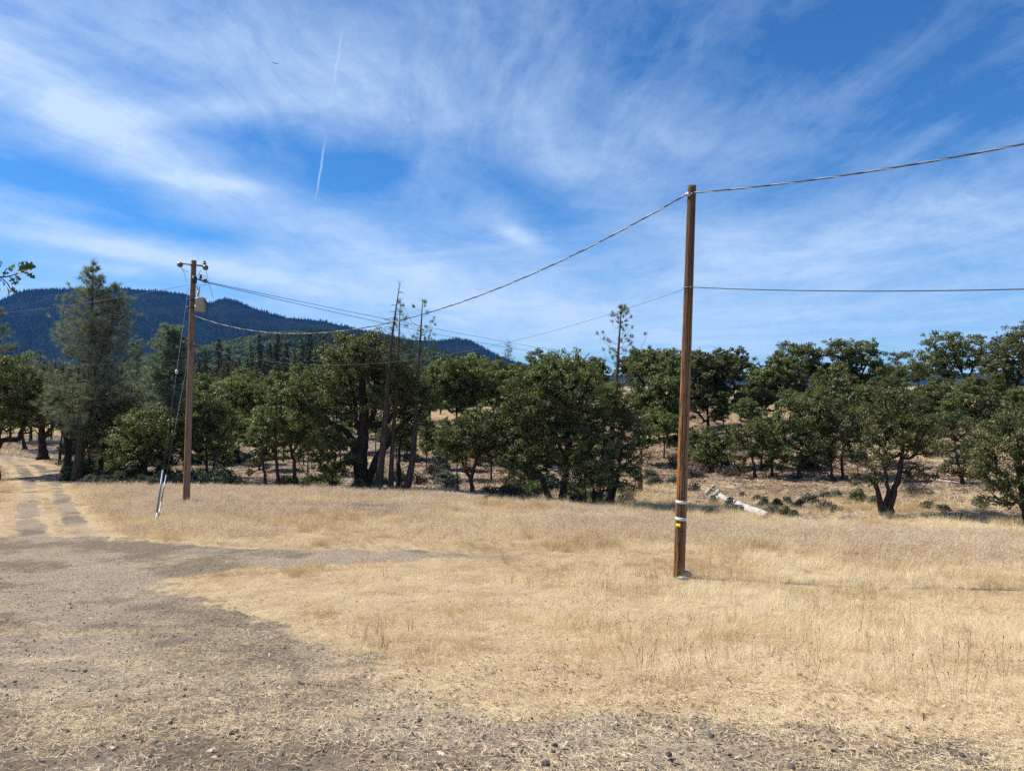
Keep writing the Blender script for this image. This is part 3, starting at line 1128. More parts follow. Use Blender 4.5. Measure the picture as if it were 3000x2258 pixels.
# --- short golden straw grass, foreground to field
X, Y = rand_field(150000, 2.6, 42, rs, pw=0.55)
g, fld, trk, lit, wood = masks(X, Y)
pn = fbm(X * 0.8, Y * 0.8, 41, 3)
dens = (1 - g) ** 1.3 * (0.35 + 0.9 * pn) + 0.02
dens *= np.where(wood > .5, 0.5 * (1 - 0.6 * lit), 1.0)
dens *= np.where(trk > .5, 0.75 + 0.4 * (pn > .45), 1.0)
dens *= np.where((wood < .5) & (trk < .5), 1 - .55 * sstep(.56, .66, fbm(X * 1.6 + 4, Y * 2.2, 58, 3)), 1.0)
keep = rs.random(len(X)) < dens
X, Y, g, fld, trk, pn = X[keep], Y[keep], g[keep], fld[keep], trk[keep], pn[keep]
Z = H(X, Y) - 0.05 * g - 0.01
right = sstep(-0.15, 0.25, X / Y) * sstep(6.5, 10.0, Y)
hgt = (0.24 + 0.16 * right + 0.20 * sstep(18, 23, Y)) * rs.uniform(.6, 1.25, len(X)) * (1 - 0.6 * g) * (1 - 0.35 * trk)
hgt *= 0.6 + 1.3 * np.clip(pn - .3, 0, 1)
near_base = np.exp(-((X - 3.84) ** 2 + (Y - 16.4) ** 2) / .5)
hgt *= 1 - .6 * near_base
tus = sstep(.55, .75, fbm(X * 1.7, Y * 1.7, 52, 2)) * (1 - g) * sstep(6, 9, Y)
hgt *= (1 + .45 * tus) * np.clip(rs.lognormal(0, .28, len(X)), .5, 1.9)
tint = np.clip(0.58 + (fbm(X * .45, Y * .6, 77, 3) - .5) * 2.5 + rs.normal(0, .2, len(X)) - 0.08 * fld - .25 * sstep(.5, .68, fbm(X * 1.3 + 7, Y * 1.3, 53, 3)), 0, 1)
wind = rs.normal(0.3, 0.9, len(X))
make_scatter('dry_grass', np.stack([X, Y, Z], -1), wind, hgt, tint, [blade_clump(100 + q, 34, .12, .42, .0042, .75, 3, .0) for q in range(7)], M['straw'],
             'golden dry grass covering the slope and the field', 'grass', np.stack([rs.normal(0, .2, len(X)) + (fbm(X * .6, Y * .6, 46, 2) - .5) * 1.6, rs.normal(.1, .2, len(X)) + (fbm(X * .6, Y * .6, 47, 2) - .5) * 1.6], -1))
# --- matted straw lying on everything near
X, Y = rand_field(34000, 2.6, 20, rs, pw=0.35)
g, fld, trk, lit, wood = masks(X, Y)
keep = rs.random(len(X)) < (0.20 + 0.22 * sstep(-.2, .3, X / Y) + 0.58 * (1 - g)) * (0.5 + .5 * fbm(X * 1.5, Y * 1.5, 15, 2))
X, Y, g = X[keep], Y[keep], g[keep]
make_scatter('straw_litter', np.stack([X, Y, H(X, Y) - 0.05 * g + .004], -1), rs.random(len(X)) * 6.28, rs.uniform(.6, 1.3, len(X)), np.clip(rs.normal(.6, .2, len(X)), 0, 1),
             [flat_straw(200 + q, 34, .17, .075, .0016) for q in range(6)], M['straw'], 'loose straw stalks lying over the gravel and soil', 'straw')
# --- pinkish dead weeds on the field beyond the cross track
X, Y = rand_field(60000, 15, 42, rs, pw=0.8)
g, fld, trk, lit, wood = masks(X, Y)
xi = X / Y * F + CX
pnk = fbm(X * .22, Y * .3, 63, 3)
band = np.where(xi > 1500, .8, 0.5 + .8 * (pnk - .4)) * sstep(20.5, 29, Y + np.maximum(X, 0) * 0.34 + (fbm(X * .5, Y * .5, 64, 3) - .5) * 9)
keep = rs.random(len(X)) < np.clip(fld * band * (.25 + 1.3 * sstep(.35, .6, pnk)), 0, 1) * (1 - g) * (1 - trk)
X, Y = X[keep], Y[keep]
make_scatter('dead_weeds', np.stack([X, Y, H(X, Y) - .01], -1), rs.random(len(X)) * 6.28, rs.uniform(.6, 1.25, len(X)), np.clip(rs.normal(.6, .25, len(X)), 0, 1),
             [weed_clump(300 + q, 7, .26, .29) for q in range(7)], M['weed'], 'pinkish grey dead weed stalks standing over the field', 'weeds')
# --- rusty upright stalks: round the near pole, by the field's edge
X, Y = rand_field(9000, 8, 36, rs, pw=.8)
g, fld, trk, lit, wood = masks(X, Y)
pk = fbm(X * .7, Y * .7, 83, 3)
near_pole = np.exp(-((X - 3.84) ** 2 + (Y - 17) ** 2) / 1.2)
keep = (rs.random(len(X)) < (sstep(.58, .75, pk) * .2 + near_pole * .9)) & (g < .4)
X, Y = X[keep], Y[keep]
make_scatter('rusty_stalks', np.stack([X, Y, H(X, Y) - .01], -1), rs.random(len(X)) * 6.28, rs.uniform(.5, 1.1, len(X)), rs.random(len(X)),
             [blade_clump(400 + q, 14, .1, .42, .005, .35, 2, .0) for q in range(4)], M['rust'], 'rust brown dead stalks in patches among the grass', 'grass')
# --- tall thin seed stalks in the near grass
def seed_stalk(seed):
    r = np.random.default_rng(seed)
    mb = MB()
    ti = []
    for q in range(3):
        b = np.array([r.normal(0, .05), r.normal(0, .05), 0])
        t_ = b + np.array([r.normal(0, .08), r.normal(0, .08), r.uniform(.28, .45)])
        m_ = (b + t_) / 2 + r.normal(0, .01, 3)
        mb.tube([b, m_, t_], [.0016, .0014, .0012], 3, False)
        dn = (t_ - m_) / np.linalg.norm(t_ - m_)
        mb.tube([t_ - dn * .005, t_ + dn * .012, t_ + dn * .03], [.002, .0048, .001], 5, False)
        ti += [.55] * 9 + [0.0] * 15
    me = mb.mesh('seed_stalk')
    at = me.attributes.new('tint', 'FLOAT', 'POINT')
    at.data.foreach_set('value', np.array(ti, np.float32))
    return me


X, Y = rand_field(700, 6, 17, rs, pw=.6)
g, fld, trk, lit, wood = masks(X, Y)
keep = (rs.random(len(X)) < sstep(.45, .6, fbm(X * .5, Y * .5, 88, 3)) * sstep(-.3, .3, X / Y)) & (g < .3)
X, Y = X[keep], Y[keep]
make_scatter('seed_stalks', np.stack([X, Y, H(X, Y) - .01], -1), rs.random(len(X)) * 6.28, rs.uniform(.6, 1.1, len(X)), np.clip(rs.normal(.4, .25, len(X)), 0, 1), [seed_stalk(450 + q) for q in range(5)], M['rust'],
             'thin stalks with dark seed heads above the near grass', 'grass')
# --- hillside grass beyond the gully
X, Y = rand_field(70000, 36, 105, rs, 0.9, 1.0)
g, fld, trk, lit, wood = masks(X, Y)
keep = rs.random(len(X)) < wood * (0.5 - .45 * lit)
X, Y = X[keep], Y[keep]
make_scatter('hillside_grass', np.stack([X, Y, H(X, Y) - .02], -1), rs.normal(0, 1, len(X)), rs.uniform(.7, 1.3, len(X)) * (0.8 + Y / 120), np.clip(rs.normal(.5, .22, len(X)), 0, 1),
             [blade_clump(500 + q, 24, .3, .26, .012, .7, 2) for q in range(5)], M['straw'], 'straw coloured grass on the wooded slope beyond the gully', 'grass')
# --- fallen oak leaves
X, Y = rand_field(34000, 2.6, 16, rs, pw=.35)
g, fld, trk, lit, wood = masks(X, Y)
lz = sstep(.45, .62, fbm(X * .5 + 9, Y * .5, 95, 3)) * sstep(-.45, .05, X / Y) * sstep(11, 6, Y)
keep = rs.random(len(X)) < .10 + .7 * lz
X, Y, g = X[keep], Y[keep], g[keep]
make_scatter('leaf_litter', np.stack([X, Y, H(X, Y) - 0.05 * g + .006], -1), rs.random(len(X)) * 6.28, rs.uniform(.25, .85, len(X)), rs.random(len(X)) ** .8,
             [leaf_flake(600 + q) for q in range(8)], M['litter_leaf'], 'curled pale and brown fallen oak leaves at the edge of the gravel', 'leaves', np.stack([rs.normal(0, .35, len(X)), rs.normal(0, .35, len(X))], -1))
X, Y = rand_field(42000, 34, 85, rs, .9, 1.0)
g, fld, trk, lit, wood = masks(X, Y)
keep = rs.random(len(X)) < wood * (.35 + .65 * lit)
X, Y = X[keep], Y[keep]
make_scatter('slope_litter', np.stack([X, Y, H(X, Y)], -1), rs.random(len(X)) * 6.28, rs.uniform(.6, 1.6, len(X)), rs.random(len(X)),
             [flat_straw(650 + q, 26, .45, .28, .022) for q in range(6)], M['litter_leaf'], 'dead leaves and twigs strewn over the wooded slope', 'leaves')
# --- gravel
X, Y = rand_field(60000, 2.6, 24, rs, pw=0.2)
g, fld, trk, lit, wood = masks(X, Y)
keep = rs.random(len(X)) < g * (.3 + .7 * fbm(X * 2, Y * 2, 99, 2)) + .02
X, Y, g = X[keep], Y[keep], g[keep]
sz = np.clip(rs.lognormal(-4.95, .5, len(X)), .0025, .024)
make_scatter('gravel', np.stack([X, Y, H(X, Y) - 0.05 * g + sz * .25], -1), rs.random(len(X)) * 6.28, sz, np.clip(rs.normal(.42, .25, len(X)), 0, 1),
             [pebble_mesh(700 + q) for q in range(6)], M['pebble'], 'loose grey gravel strewn over the track', 'gravel', rs.normal(0, .4, (len(X), 2)))


# --- far woods
def far_conifer(seed):
    r = np.random.default_rng(seed)
    mb = MB()
    z = .12
    for q in range(4):
        rad = (.2 - .042 * q) * r.uniform(.85, 1.15)
        n = 7
        V_ = [(math.cos(a) * rad * r.uniform(.6, 1.25), math.sin(a) * rad * r.uniform(.6, 1.25), z + r.normal(0, .03)) for a in np.arange(n) * 6.283 / n]
        V_.append((r.normal(0, .012), r.normal(0, .012), z + .33))
        mb.add(V_, None, [(a, (a + 1) % n, n) for a in range(n)])
        z += .19
    mb.tube([(0, 0, -.05), (0, 0, .3)], [.02, .015], 4, False)
    me = mb.mesh('far_conifer')
    at = me.attributes.new('tint', 'FLOAT', 'POINT')
    at.data.foreach_set('value', r.random(len(me.vertices)).astype(np.float32))
    return me


def far_round(seed):
    r = np.random.default_rng(seed)
    import bmesh
    bm = bmesh.new()
    bmesh.ops.create_icosphere(bm, subdivisions=2, radius=.5)
    for v in bm.verts:
        v.co *= r.uniform(.78, 1.2)
        v.co.z = v.co.z * .85 + .4
    me = bpy.data.meshes.new('far_round')
    bm.to_mesh(me)
    bm.free()
    at = me.attributes.new('tint', 'FLOAT', 'POINT')
    at.data.foreach_set('value', r.random(len(me.vertices)).astype(np.float32))
    return me


FC = [far_conifer(800 + q) for q in range(6)]
FR = [far_round(820 + q) for q in range(5)]
FRm = [p.copy() for p in FR]
pts, fi, fj = sample_grid(g_mtn, 60000, rs, top=.05)
kn = fbm(pts[:, 0] / 160, pts[:, 2] / 60, 5, 3)
keep = rs.random(len(pts)) < .12 + 1.1 * sstep(.40, .58, kn) + (fi > .93) * .15
pts, fi = pts[keep], fi[keep]
make_scatter('mountain_forest', pts - [0, 0, 1.0], rs.random(len(pts)) * 6.28, rs.uniform(8, 25, len(pts)) * np.where(fi > .93, 1.1, 1), rs.random(len(pts)), [q_.copy() for q_ in FC], grass_mat('mountain_conifer', (0.004, 0.009, 0.006), (0.010, 0.018, 0.010), (0.022, 0.033, 0.016), 0.1, 0.0), 'conifer forest covering the blue mountain', 'forest')
pts, fi, fj = sample_grid(g_hill, 30000, rs, top=.06)
kn = fbm(pts[:, 0] / 90, pts[:, 1] / 90, 6, 3)
con = kn + rs.normal(0, .1, len(pts)) > .5
a = pts[con]
make_scatter('hill_conifer_forest', a - [0, 0, .6], rs.random(len(a)) * 6.28, rs.uniform(8, 17, len(a)), rs.random(len(a)), FC, M['forest_conifer'].copy(), 'dark conifers covering the rounded green hill', 'forest')
a = pts[~con]
make_scatter('hill_broadleaf_wood', a - [0, 0, .6], rs.random(len(a)) * 6.28, rs.uniform(6, 11, len(a)), rs.random(len(a)), FR, M['forest_round'], 'light green broadleaf wood on the rounded hill', 'forest')
# wooded valley floor this side of the hill
X, Y = rand_field(16000, 300, 1150, rs, 1.0, 1.0)
keep = (X / Y < 0.02 + .12 * rs.random(len(X)))
X, Y = X[keep], Y[keep]
con = fbm(X / 60, Y / 60, 8, 3) + rs.normal(0, .12, len(X)) > .46
zz = H(X, Y)
make_scatter('valley_conifer_forest', np.stack([X, Y, zz - .5], -1)[con], rs.random(con.sum()) * 6.28, rs.uniform(9, 17, con.sum()), rs.random(con.sum()), FC, M['forest_conifer'].copy(), 'far dark conifers filling the valley below the hill', 'forest')
con = ~con
make_scatter('valley_broadleaf_wood', np.stack([X, Y, zz - .5], -1)[con], rs.random(con.sum()) * 6.28, rs.uniform(7, 12, con.sum()), rs.random(con.sum()), FRm, M['forest_round'].copy(), 'far green broadleaf trees filling the valley', 'forest')


# ------------------------------------------------------------------ trees
def leaf_cloud(C, RC, n_per, leaf, r, flat=0.7, up=0.5):
    """many small folded leaves around clump centres C with radii RC"""
    cnt = np.maximum(4, (n_per * (RC / RC.mean()) ** 2).astype(int))
    idx = np.repeat(np.arange(len(C)), cnt)
    n = len(idx)
    d = r.normal(0, 1, (n, 3))
    d /= np.linalg.norm(d, axis=1)[:, None] + 1e-9
    rad = RC[idx] * r.random(n) ** 0.45
    pos = C[idx] + d * rad[:, None] * np.array([1, 1, flat])
    nrm = r.normal(0, 1, (n, 3)) * 0.75 + d * 0.5 + np.array([0, 0, up])
    nrm /= np.linalg.norm(nrm, axis=1)[:, None] + 1e-9
    t = np.cross(nrm, r.normal(0, 1, (n, 3)))
    t /= np.linalg.norm(t, axis=1)[:, None] + 1e-9
    b = np.cross(nrm, t)
    L = (leaf * r.uniform(.65, 1.35, n))[:, None]
    W = L * 0.36
    base = pos - t * L * .5
    tip = pos + t * L * .5
    le = pos - b * W + nrm * L * .12
    ri = pos + b * W + nrm * L * .12
    V = np.stack([base, ri, tip, le], 1).reshape(-1, 3)
    o = np.arange(n)[:, None] * 4
    T = np.concatenate([o + [0, 1, 2], o + [0, 2, 3]], 0)
    ct = r.random(len(C))
    tint = np.clip(ct[idx] * .55 + r.random(n) * .45, 0, 1)
    return V, T, np.repeat(tint, 4)


def connect(nodes, C, r, r_tip=0.011, r_max=.25, sag=.06):
    """grow branches from skeleton nodes to every clump centre; returns list of (pts, radii)"""
    pos = [np.array(p[0], float) for p in nodes]
    plen = [p[1] for p in nodes]
    par = [-1] * len(nodes)
    P_ = np.array(pos)
    PL = np.array(plen, float)
    order = np.argsort(np.min(np.linalg.norm(C[:, None, :] - P_[None, :, :], axis=2), axis=1))
    maxn = len(nodes) + len(C) * 3 + 5
    A = np.zeros((maxn, 3))
    A[:len(P_)] = P_
    LL = np.zeros(maxn)
    LL[:len(P_)] = PL
    PAR = np.full(maxn, -1)
    CNT = np.zeros(maxn)
    n = len(P_)
    chains = []
    for ci in order:
        c = C[ci]
        dv = np.linalg.norm(A[:n] - c, axis=1)
        up = (A[:n, 2] > c[2] + .25) * 0.7
        k_ = int(np.argmin(dv + .22 * LL[:n] + up))
        a = A[k_]
        dist = dv[k_]
        chain = [k_]
        steps = 3 if dist > .5 else 1
        last = k_
        for s_ in range(1, steps + 1):
            f = s_ / steps
            q = a + (c - a) * f
            if s_ < steps:
                q = q + r.normal(0, .09, 3) * dist + np.array([0, 0, -sag * dist * math.sin(f * 3.14)])
            A[n] = q
            LL[n] = LL[last] + dist / steps
            PAR[n] = last
            last = n
            chain.append(n)
            n += 1
        k_ = last
        while k_ >= 0:
            CNT[k_] += 1
            k_ = PAR[k_]
        chains.append(chain)
    out = []
    for ch in chains:
        rr_ = np.minimum(r_tip * np.maximum(CNT[ch], 1) ** .48, r_max)
        rr_[0] = min(rr_[0], rr_[1] * 1.35)
        out.append((A[ch], rr_))
    return out


def stem_nodes(path, step=.35):
    path = np.asarray(path, float)
    out, L = [], 0
    for a, b in zip(path[:-1], path[1:]):
        d = np.linalg.norm(b - a)
        m = max(1, int(d / step))
        for q in range(m):
            out.append((a + (b - a) * q / m, L + d * q / m))
        L += d
    out.append((path[-1], L))
    return out


def smooth_path(path, n=4):
    """Catmull-Rom through the points"""
    p = np.asarray(path, float)
    if len(p) < 3:
        return p
    q = np.vstack([2 * p[0] - p[1], p, 2 * p[-1] - p[-2]])
    out = []
    for i in range(1, len(q) - 2):
        for s_ in range(n):
            t = s_ / n
            out.append(.5 * ((2 * q[i]) + (-q[i - 1] + q[i + 1]) * t + (2 * q[i - 1] - 5 * q[i] + 4 * q[i + 1] - q[i + 2]) * t * t + (-q[i - 1] + 3 * q[i] - 3 * q[i + 1] + q[i + 2]) * t ** 3))
    out.append(p[-1])
    return np.array(out)


_U = ['', 'first', 'second', 'third', 'fourth', 'fifth', 'sixth', 'seventh', 'eighth', 'ninth', 'tenth', 'eleventh', 'twelfth', 'thirteenth', 'fourteenth', 'fifteenth', 'sixteenth', 'seventeenth', 'eighteenth', 'nineteenth']
_T = {20: 'twent', 30: 'thirt', 40: 'fort'}


def ordinal(n):
    """n-th, in words, from 1"""
    if n < 20:
        return _U[n]
    t_ = _T[n // 10 * 10]
    return t_ + 'ieth' if n % 10 == 0 else t_ + 'y ' + _U[n % 10]


ORD = [ordinal(n_) for n_ in range(1, 49)]


TREES = {}


def px_local(xi, d, zb, px_, py_, dy=0.0):
    return np.array([(px_ - xi) / F * d, dy, EYE + (CY - py_) / F * d - zb])


def oak(label, xi, d, blobs, stems=None, tw=.3, seed=1, leaf=.105, dens=1.0, group=None, mat='oak_leaf', bark='oak_bark', name='oak_tree', cat='tree', per=54, clump=(.2, .44), key=None, keep_low=.38):
    r = np.random.default_rng(seed)
    X0, Y0 = (xi - CX) / F * d, d
    zb = hz(X0, Y0)
    k_ = d / F
    root = thing(name, label, cat, (X0, Y0, zb - .03), group)
    cents, rads, bares = [], [], []
    zmin = 1e9
    for (bx, by, rx, ry) in blobs:
        c = px_local(xi, d, zb, bx, by, r.normal(0, .25) * rx * k_)
        rad = np.array([rx * k_, .5 * (rx + ry) * k_ * 1.05, ry * k_])
        area = 4 * math.pi * ((rad[0] * rad[1]) ** 1.6 / 3 + (rad[0] * rad[2]) ** 1.6 / 3 + (rad[1] * rad[2]) ** 1.6 / 3) ** (1 / 1.6)
        n = max(8, int(area * 3.6 * dens * (1.0 if d < 70 else .6)))
        dr = r.normal(0, 1, (n, 3))
        dr /= np.linalg.norm(dr, axis=1)[:, None]
        ok = (dr[:, 2] > -.35) | (r.random(n) < keep_low)
        dr = dr[ok]
        ext = .40 + .72 * r.random((len(dr), 1)) ** .75
        spur = r.random((len(dr), 1)) < .2
        ext = np.where(spur, r.uniform(1.05, 1.45, ext.shape), ext)
        bare_ = r.random(len(dr)) < .035
        ext[bare_] = r.uniform(1.25, 1.55, (bare_.sum(), 1))
        pts = c + dr * rad * ext
        cents.append(pts)
        bares.append(bare_)
        rads.append(r.uniform(clump[0], clump[1], len(pts)) * min(1.0, .5 + .4 * rad.mean()) * np.where(spur[:, 0], .75, 1) * (1.0 if d < 70 else 1.35))
    C = np.vstack(cents)
    RC = np.concatenate(rads)
    BR = np.concatenate(bares)
    ok = C[:, 2] > .25
    C, RC, BR = C[ok], RC[ok], BR[ok]
    # stems
    paths = []
    if stems is None:
        top = np.array([np.mean([b[0] for b in blobs]), np.mean([b[1] for b in blobs])])
        e = px_local(xi, d, zb, top[0], top[1])
        m_ = e * .5 + np.array([r.normal(0, .25), r.normal(0, .2), 0])
        paths = [np.array([[0, 0, 0], m_ * [.5, .5, 1] * [1, 1, .9], e])]
    else:
        for st in stems:
            q = [px_local(xi, d, zb, s_[0], s_[1], s_[2] if len(s_) > 2 else 0) for s_ in st]
            paths.append(np.array(q))
            if paths[-1][0][2] < .6:
                paths[-1][0][2] = -.05
    mb = MB()
    nodes = []
    for pi, p in enumerate(paths):
        sp = smooth_path(p, 5)
        sp[1:-1] += r.normal(0, .025, (len(sp) - 2, 3))
        L = np.linalg.norm(np.diff(sp, axis=0), axis=1).sum()
        t = np.linspace(0, 1, len(sp))
        w0 = (tw if isinstance(tw, (int, float)) else tw[pi]) * .8
        rad = w0 * .5 * (1 - .72 * t) * (1 + .5 * np.exp(-t * 14) * (pi == 0))
        mb.tube(sp, rad, 9, True)
        nn = stem_nodes(sp)
        nodes += [q for q in nn if q[0][2] > .28 * sp[-1][2]]
    for pts, rad in connect(nodes, C, r, .010 + .0002 * d, tw * .3 if isinstance(tw, (int, float)) else tw[0] * .3):
        mb.tube(pts, rad, 4, False)
    mb.build('trunk', M[bark], root, True)
    Vv, T, tint = leaf_cloud(C[~BR], RC[~BR], per, leaf, r)
    me = np_mesh('crown', Vv, T, tint)
    link('crown', me, M[mat], root)
    if key:
        TREES[key] = root
    return root


def copy_tree(src, label, loc, scale, rotz, group):
    o = src.copy()
    COL.objects.link(o)
    o.name = src.name.split('.')[0]
    o.location = loc
    o.scale = (scale,) * 3 if isinstance(scale, (int, float)) else scale
    o.rotation_euler = (0, 0, rotz)
    o['label'] = label
    if group:
        o['group'] = group
    elif 'group' in o:
        del o['group']
    for ch in src.children:
        c = ch.copy()
        COL.objects.link(c)
        c.parent = o
    return o


def needle_tufts(C, Dv, nl, nn, r, wd=.006, spread=.9, droop=0.0):
    """tufts of long needles at C pointing along Dv"""
    n = len(C)
    idx = np.repeat(np.arange(n), nn)
    m = len(idx)
    d = Dv[idx] * 1.0 + r.normal(0, 1, (m, 3)) * spread
    d[:, 2] -= droop
    d /= np.linalg.norm(d, axis=1)[:, None] + 1e-9
    base = C[idx] + r.normal(0, .03, (m, 3))
    L = (nl * r.uniform(.6, 1.2, m))[:, None]
    s_ = np.cross(d, r.normal(0, 1, (m, 3)))
    s_ /= np.linalg.norm(s_, axis=1)[:, None] + 1e-9
    V = np.stack([base - s_ * wd, base + s_ * wd, base + d * L], 1).reshape(-1, 3)
    T = np.arange(m)[:, None] * 3 + [0, 1, 2]
    ct = r.random(n)
    tint = np.repeat(np.clip(ct[idx] * .5 + r.random(m) * .5, 0, 1), 3)
    return V, T, tint


def pine(label, xi, d, stems, prof, tw=.3, seed=1, needle=.24, nn=22, nbr=70, mat='grey_needle', bark='pine_bark', rise=.35, tufts=7, wd=.008, group=None, name='pine_tree', spread=.8,
         bare=None, key=None, dead_low=0, start=.1, brad=.018, back=.55):
    """prof: per stem list of (photo y, half width left px, half width right px)"""
    r = np.random.default_rng(seed)
    X0, Y0 = (xi - CX) / F * d, d
    zb = hz(X0, Y0)
    k_ = d / F
    root = thing(name, label, 'tree', (X0, Y0, zb - .03), group)
    mb = MB()
    TC, TD = [], []
    for si, st in enumerate(stems):
        p = np.array([px_local(xi, d, zb, s_[0], s_[1], s_[2] if len(s_) > 2 else 0) for s_ in st])
        if si == 0:
            p[0] = (0, 0, -.05)
        sp = smooth_path(p, 6)
        t = np.linspace(0, 1, len(sp))
        w0 = tw if isinstance(tw, (int, float)) else tw[si]
        mb.tube(sp, np.maximum(w0 * .5 * (1 - .93 * t) * (1 + .4 * np.exp(-t * 16) * (si == 0)), .012), 9)
        py_ = CY - (sp[:, 2] + zb - EYE) / k_
        pr = np.array(prof[si], float)
        lo, hi = pr[:, 0].max(), pr[:, 0].min()
        for b in range(nbr if isinstance(nbr, int) else nbr[si]):
            f = r.random()
            yb = lo + (hi - lo) * f
            if bare and bare[0] < yb < bare[1] and r.random() < bare[2]:
                continue
            q = np.array([np.interp(-yb, -py_[0:], sp[:, c]) for c in range(3)]) if py_[0] > py_[-1] else sp[0]
            az = r.random() * 6.283
            hl = np.interp(yb, pr[::-1, 0], pr[::-1, 1]) * k_ if pr[0, 0] > pr[-1, 0] else np.interp(yb, pr[:, 0], pr[:, 1]) * k_
            hr = np.interp(yb, pr[::-1, 0], pr[::-1, 2]) * k_ if pr[0, 0] > pr[-1, 0] else np.interp(yb, pr[:, 0], pr[:, 2]) * k_
            c_ = math.cos(az)
            ln = (hr if c_ > 0 else hl) * (abs(c_) + back * (1 - abs(c_)) * 1.0 + .12) * r.uniform(.55, 1.08)
            if ln < .08:
                continue
            rs_ = rise * r.uniform(.4, 1.5) * (1 if f > .3 else .5)
            m_ = 5
            tt = np.linspace(0, 1, m_)
            hv = np.array([math.cos(az), math.sin(az), 0])
            pts = q + hv * (tt * ln)[:, None] + np.array([0, 0, 1.0]) * ((rs_ * ln) * (tt ** 1.6) - .12 * ln * np.sin(tt * 3.14))[:, None]
            pts[1:] += r.normal(0, .04, (m_ - 1, 3)) * ln
            mb.tube(pts, brad * (1.1 - .8 * tt) * (.4 + .4 * min(2.2, ln)), 4, False)
            nt_ = max(2, int(tufts * min(1.6, .3 + ln / 1.6)))
            for q_ in range(nt_):
                s_ = r.uniform(.25, 1.0) if q_ else 1.0
                c0 = np.array([np.interp(s_, tt, pts[:, c]) for c in range(3)])
                off = r.normal(0, 1, 3) * np.array([1, 1, .6]) * .2 * ln ** .7 * (1.15 - s_ * .75)
                c1 = c0 + off + np.array([0, 0, .05])
                if np.linalg.norm(off) > .12:
                    mb.tube([c0, c1], [brad * .35, brad * .22], 3, False)
                TC.append(c1)
                TD.append(hv * .55 + np.array([0, 0, .6]) + off * .8)
        # leader
        TC.append(sp[-1])
        TD.append(np.array([0, 0, 1.0]))
        for q in range(dead_low):
            yb = r.uniform(lo, py_[0] - (py_[0] - lo) * .3)
            qq = np.array([np.interp(-yb, -py_, sp[:, c]) for c in range(3)])
            az = r.random() * 6.283
            ln = r.uniform(.3, 1.0)
            mb.tube([qq, qq + np.array([math.cos(az) * ln, math.sin(az) * ln, -.1 * ln])], [.012, .005], 3, False)
    mb.build('trunk', M[bark], root, True)
    C, Dv = np.array(TC), np.array(TD)
    Dv /= np.linalg.norm(Dv, axis=1)[:, None] + 1e-9
    Vv, T, tint = needle_tufts(C, Dv, needle, nn, r, wd, spread)
    link('crown', np_mesh('crown', Vv, T, tint), M[mat], root)
    if key:
        TREES[key] = root
    return root


def fir_mesh(seed, nbr=150, dense=1.0, w=.17):
    """unit-height dark conifer: (trunk mesh, crown mesh)"""
    r = np.random.default_rng(seed)
    mb = MB()
    mb.tube([(0, 0, -.02), (.004, 0, .5), (0, .003, .99)], [.016, .011, .002], 6)
    V, T, tint = [], [], []
    n = 0
    for b in range(nbr):
        f = .10 + .88 * (b + r.random()) / nbr
        az = r.random() * 6.283
        ln = w * (1 - f) ** .8 * r.uniform(.55, 1.2) + .008
        hv = np.array([math.cos(az), math.sin(az), 0])
        sd = np.array([-hv[1], hv[0], 0])
        a = np.array([0, 0, f])
        mid = a + hv * ln * .55 + np.array([0, 0, .012])
        tip = a + hv * ln + np.array([0, 0, -.03 * r.random() - .12 * ln])
        mb.tube([a, mid, tip], [.003, .002, .001], 3, False)
        tt = r.random()
        for s_ in range(int(9 * dense)):
            g_ = r.uniform(.15, 1.0)
            c0 = a + (tip - a) * g_ + np.array([0, 0, .012 * math.sin(g_ * 3.1)])
            l_ = (.018 + .03 * (1 - f)) * r.uniform(.6, 1.3)
            dr = hv * r.uniform(.2, 1) + sd * r.normal(0, 1) + np.array([0, 0, r.normal(-.25, .35)])
            dr /= np.linalg.norm(dr)
            s2 = np.cross(dr, r.normal(0, 1, 3))
            s2 = s2 / np.linalg.norm(s2) * l_ * .28
            V += [c0 - s2, c0 + s2, c0 + dr * l_ + s2 * .4, c0 + dr * l_ - s2 * .4]
            T += [(n, n + 1, n + 2), (n, n + 2, n + 3)]
            tint += [np.clip(tt * .6 + r.random() * .4, 0, 1)] * 4
            n += 4
    return mb.mesh('trunk', True), np_mesh('crown', np.array(V), np.array(T), tint)


# ---- left group of oaks along the track
oak('spreading oak at the left edge of the photo, over the shaded end of the track', -25, 47, [(-60, 1150, 120, 90), (40, 1120, 95, 80), (90, 1190, 60, 70), (10, 1210, 110, 60), (-10, 1060, 70, 40)],
    [[(-12, 1385), (-8, 1320), (5, 1240), (20, 1150)], [(-8, 1320), (-50, 1240), (-70, 1150)]], (.5, .3), 3)
oak('thick dark trunked oak just right of the track bend', 126, 54, [(120, 1190, 75, 60), (70, 1160, 60, 45), (170, 1200, 55, 50), (120, 1110, 60, 45)],
    [[(126, 1345), (124, 1290), (120, 1220), (110, 1130)], [(125, 1285), (160, 1240), (180, 1190)]], (.85, .4), 4)
oak('oak with a twisted forked trunk left of the tall grey pine', 196, 50, [(180, 1220, 70, 50), (230, 1180, 60, 60), (150, 1170, 55, 50)],
    [[(196, 1372), (200, 1320), (190, 1270), (170, 1210)], [(199, 1310), (215, 1265), (235, 1200)]], (.7, .4), 5)
oak('slim leaning oak between the bend and the twisted oak', 174, 58, [(185, 1210, 50, 45), (160, 1170, 45, 40)], [[(174, 1345), (178, 1300), (186, 1230)]], .3, 6)
oak('small oak behind the shaded bend of the track', 74, 68, [(70, 1205, 60, 45), (30, 1180, 50, 40)], None, .42, 7)
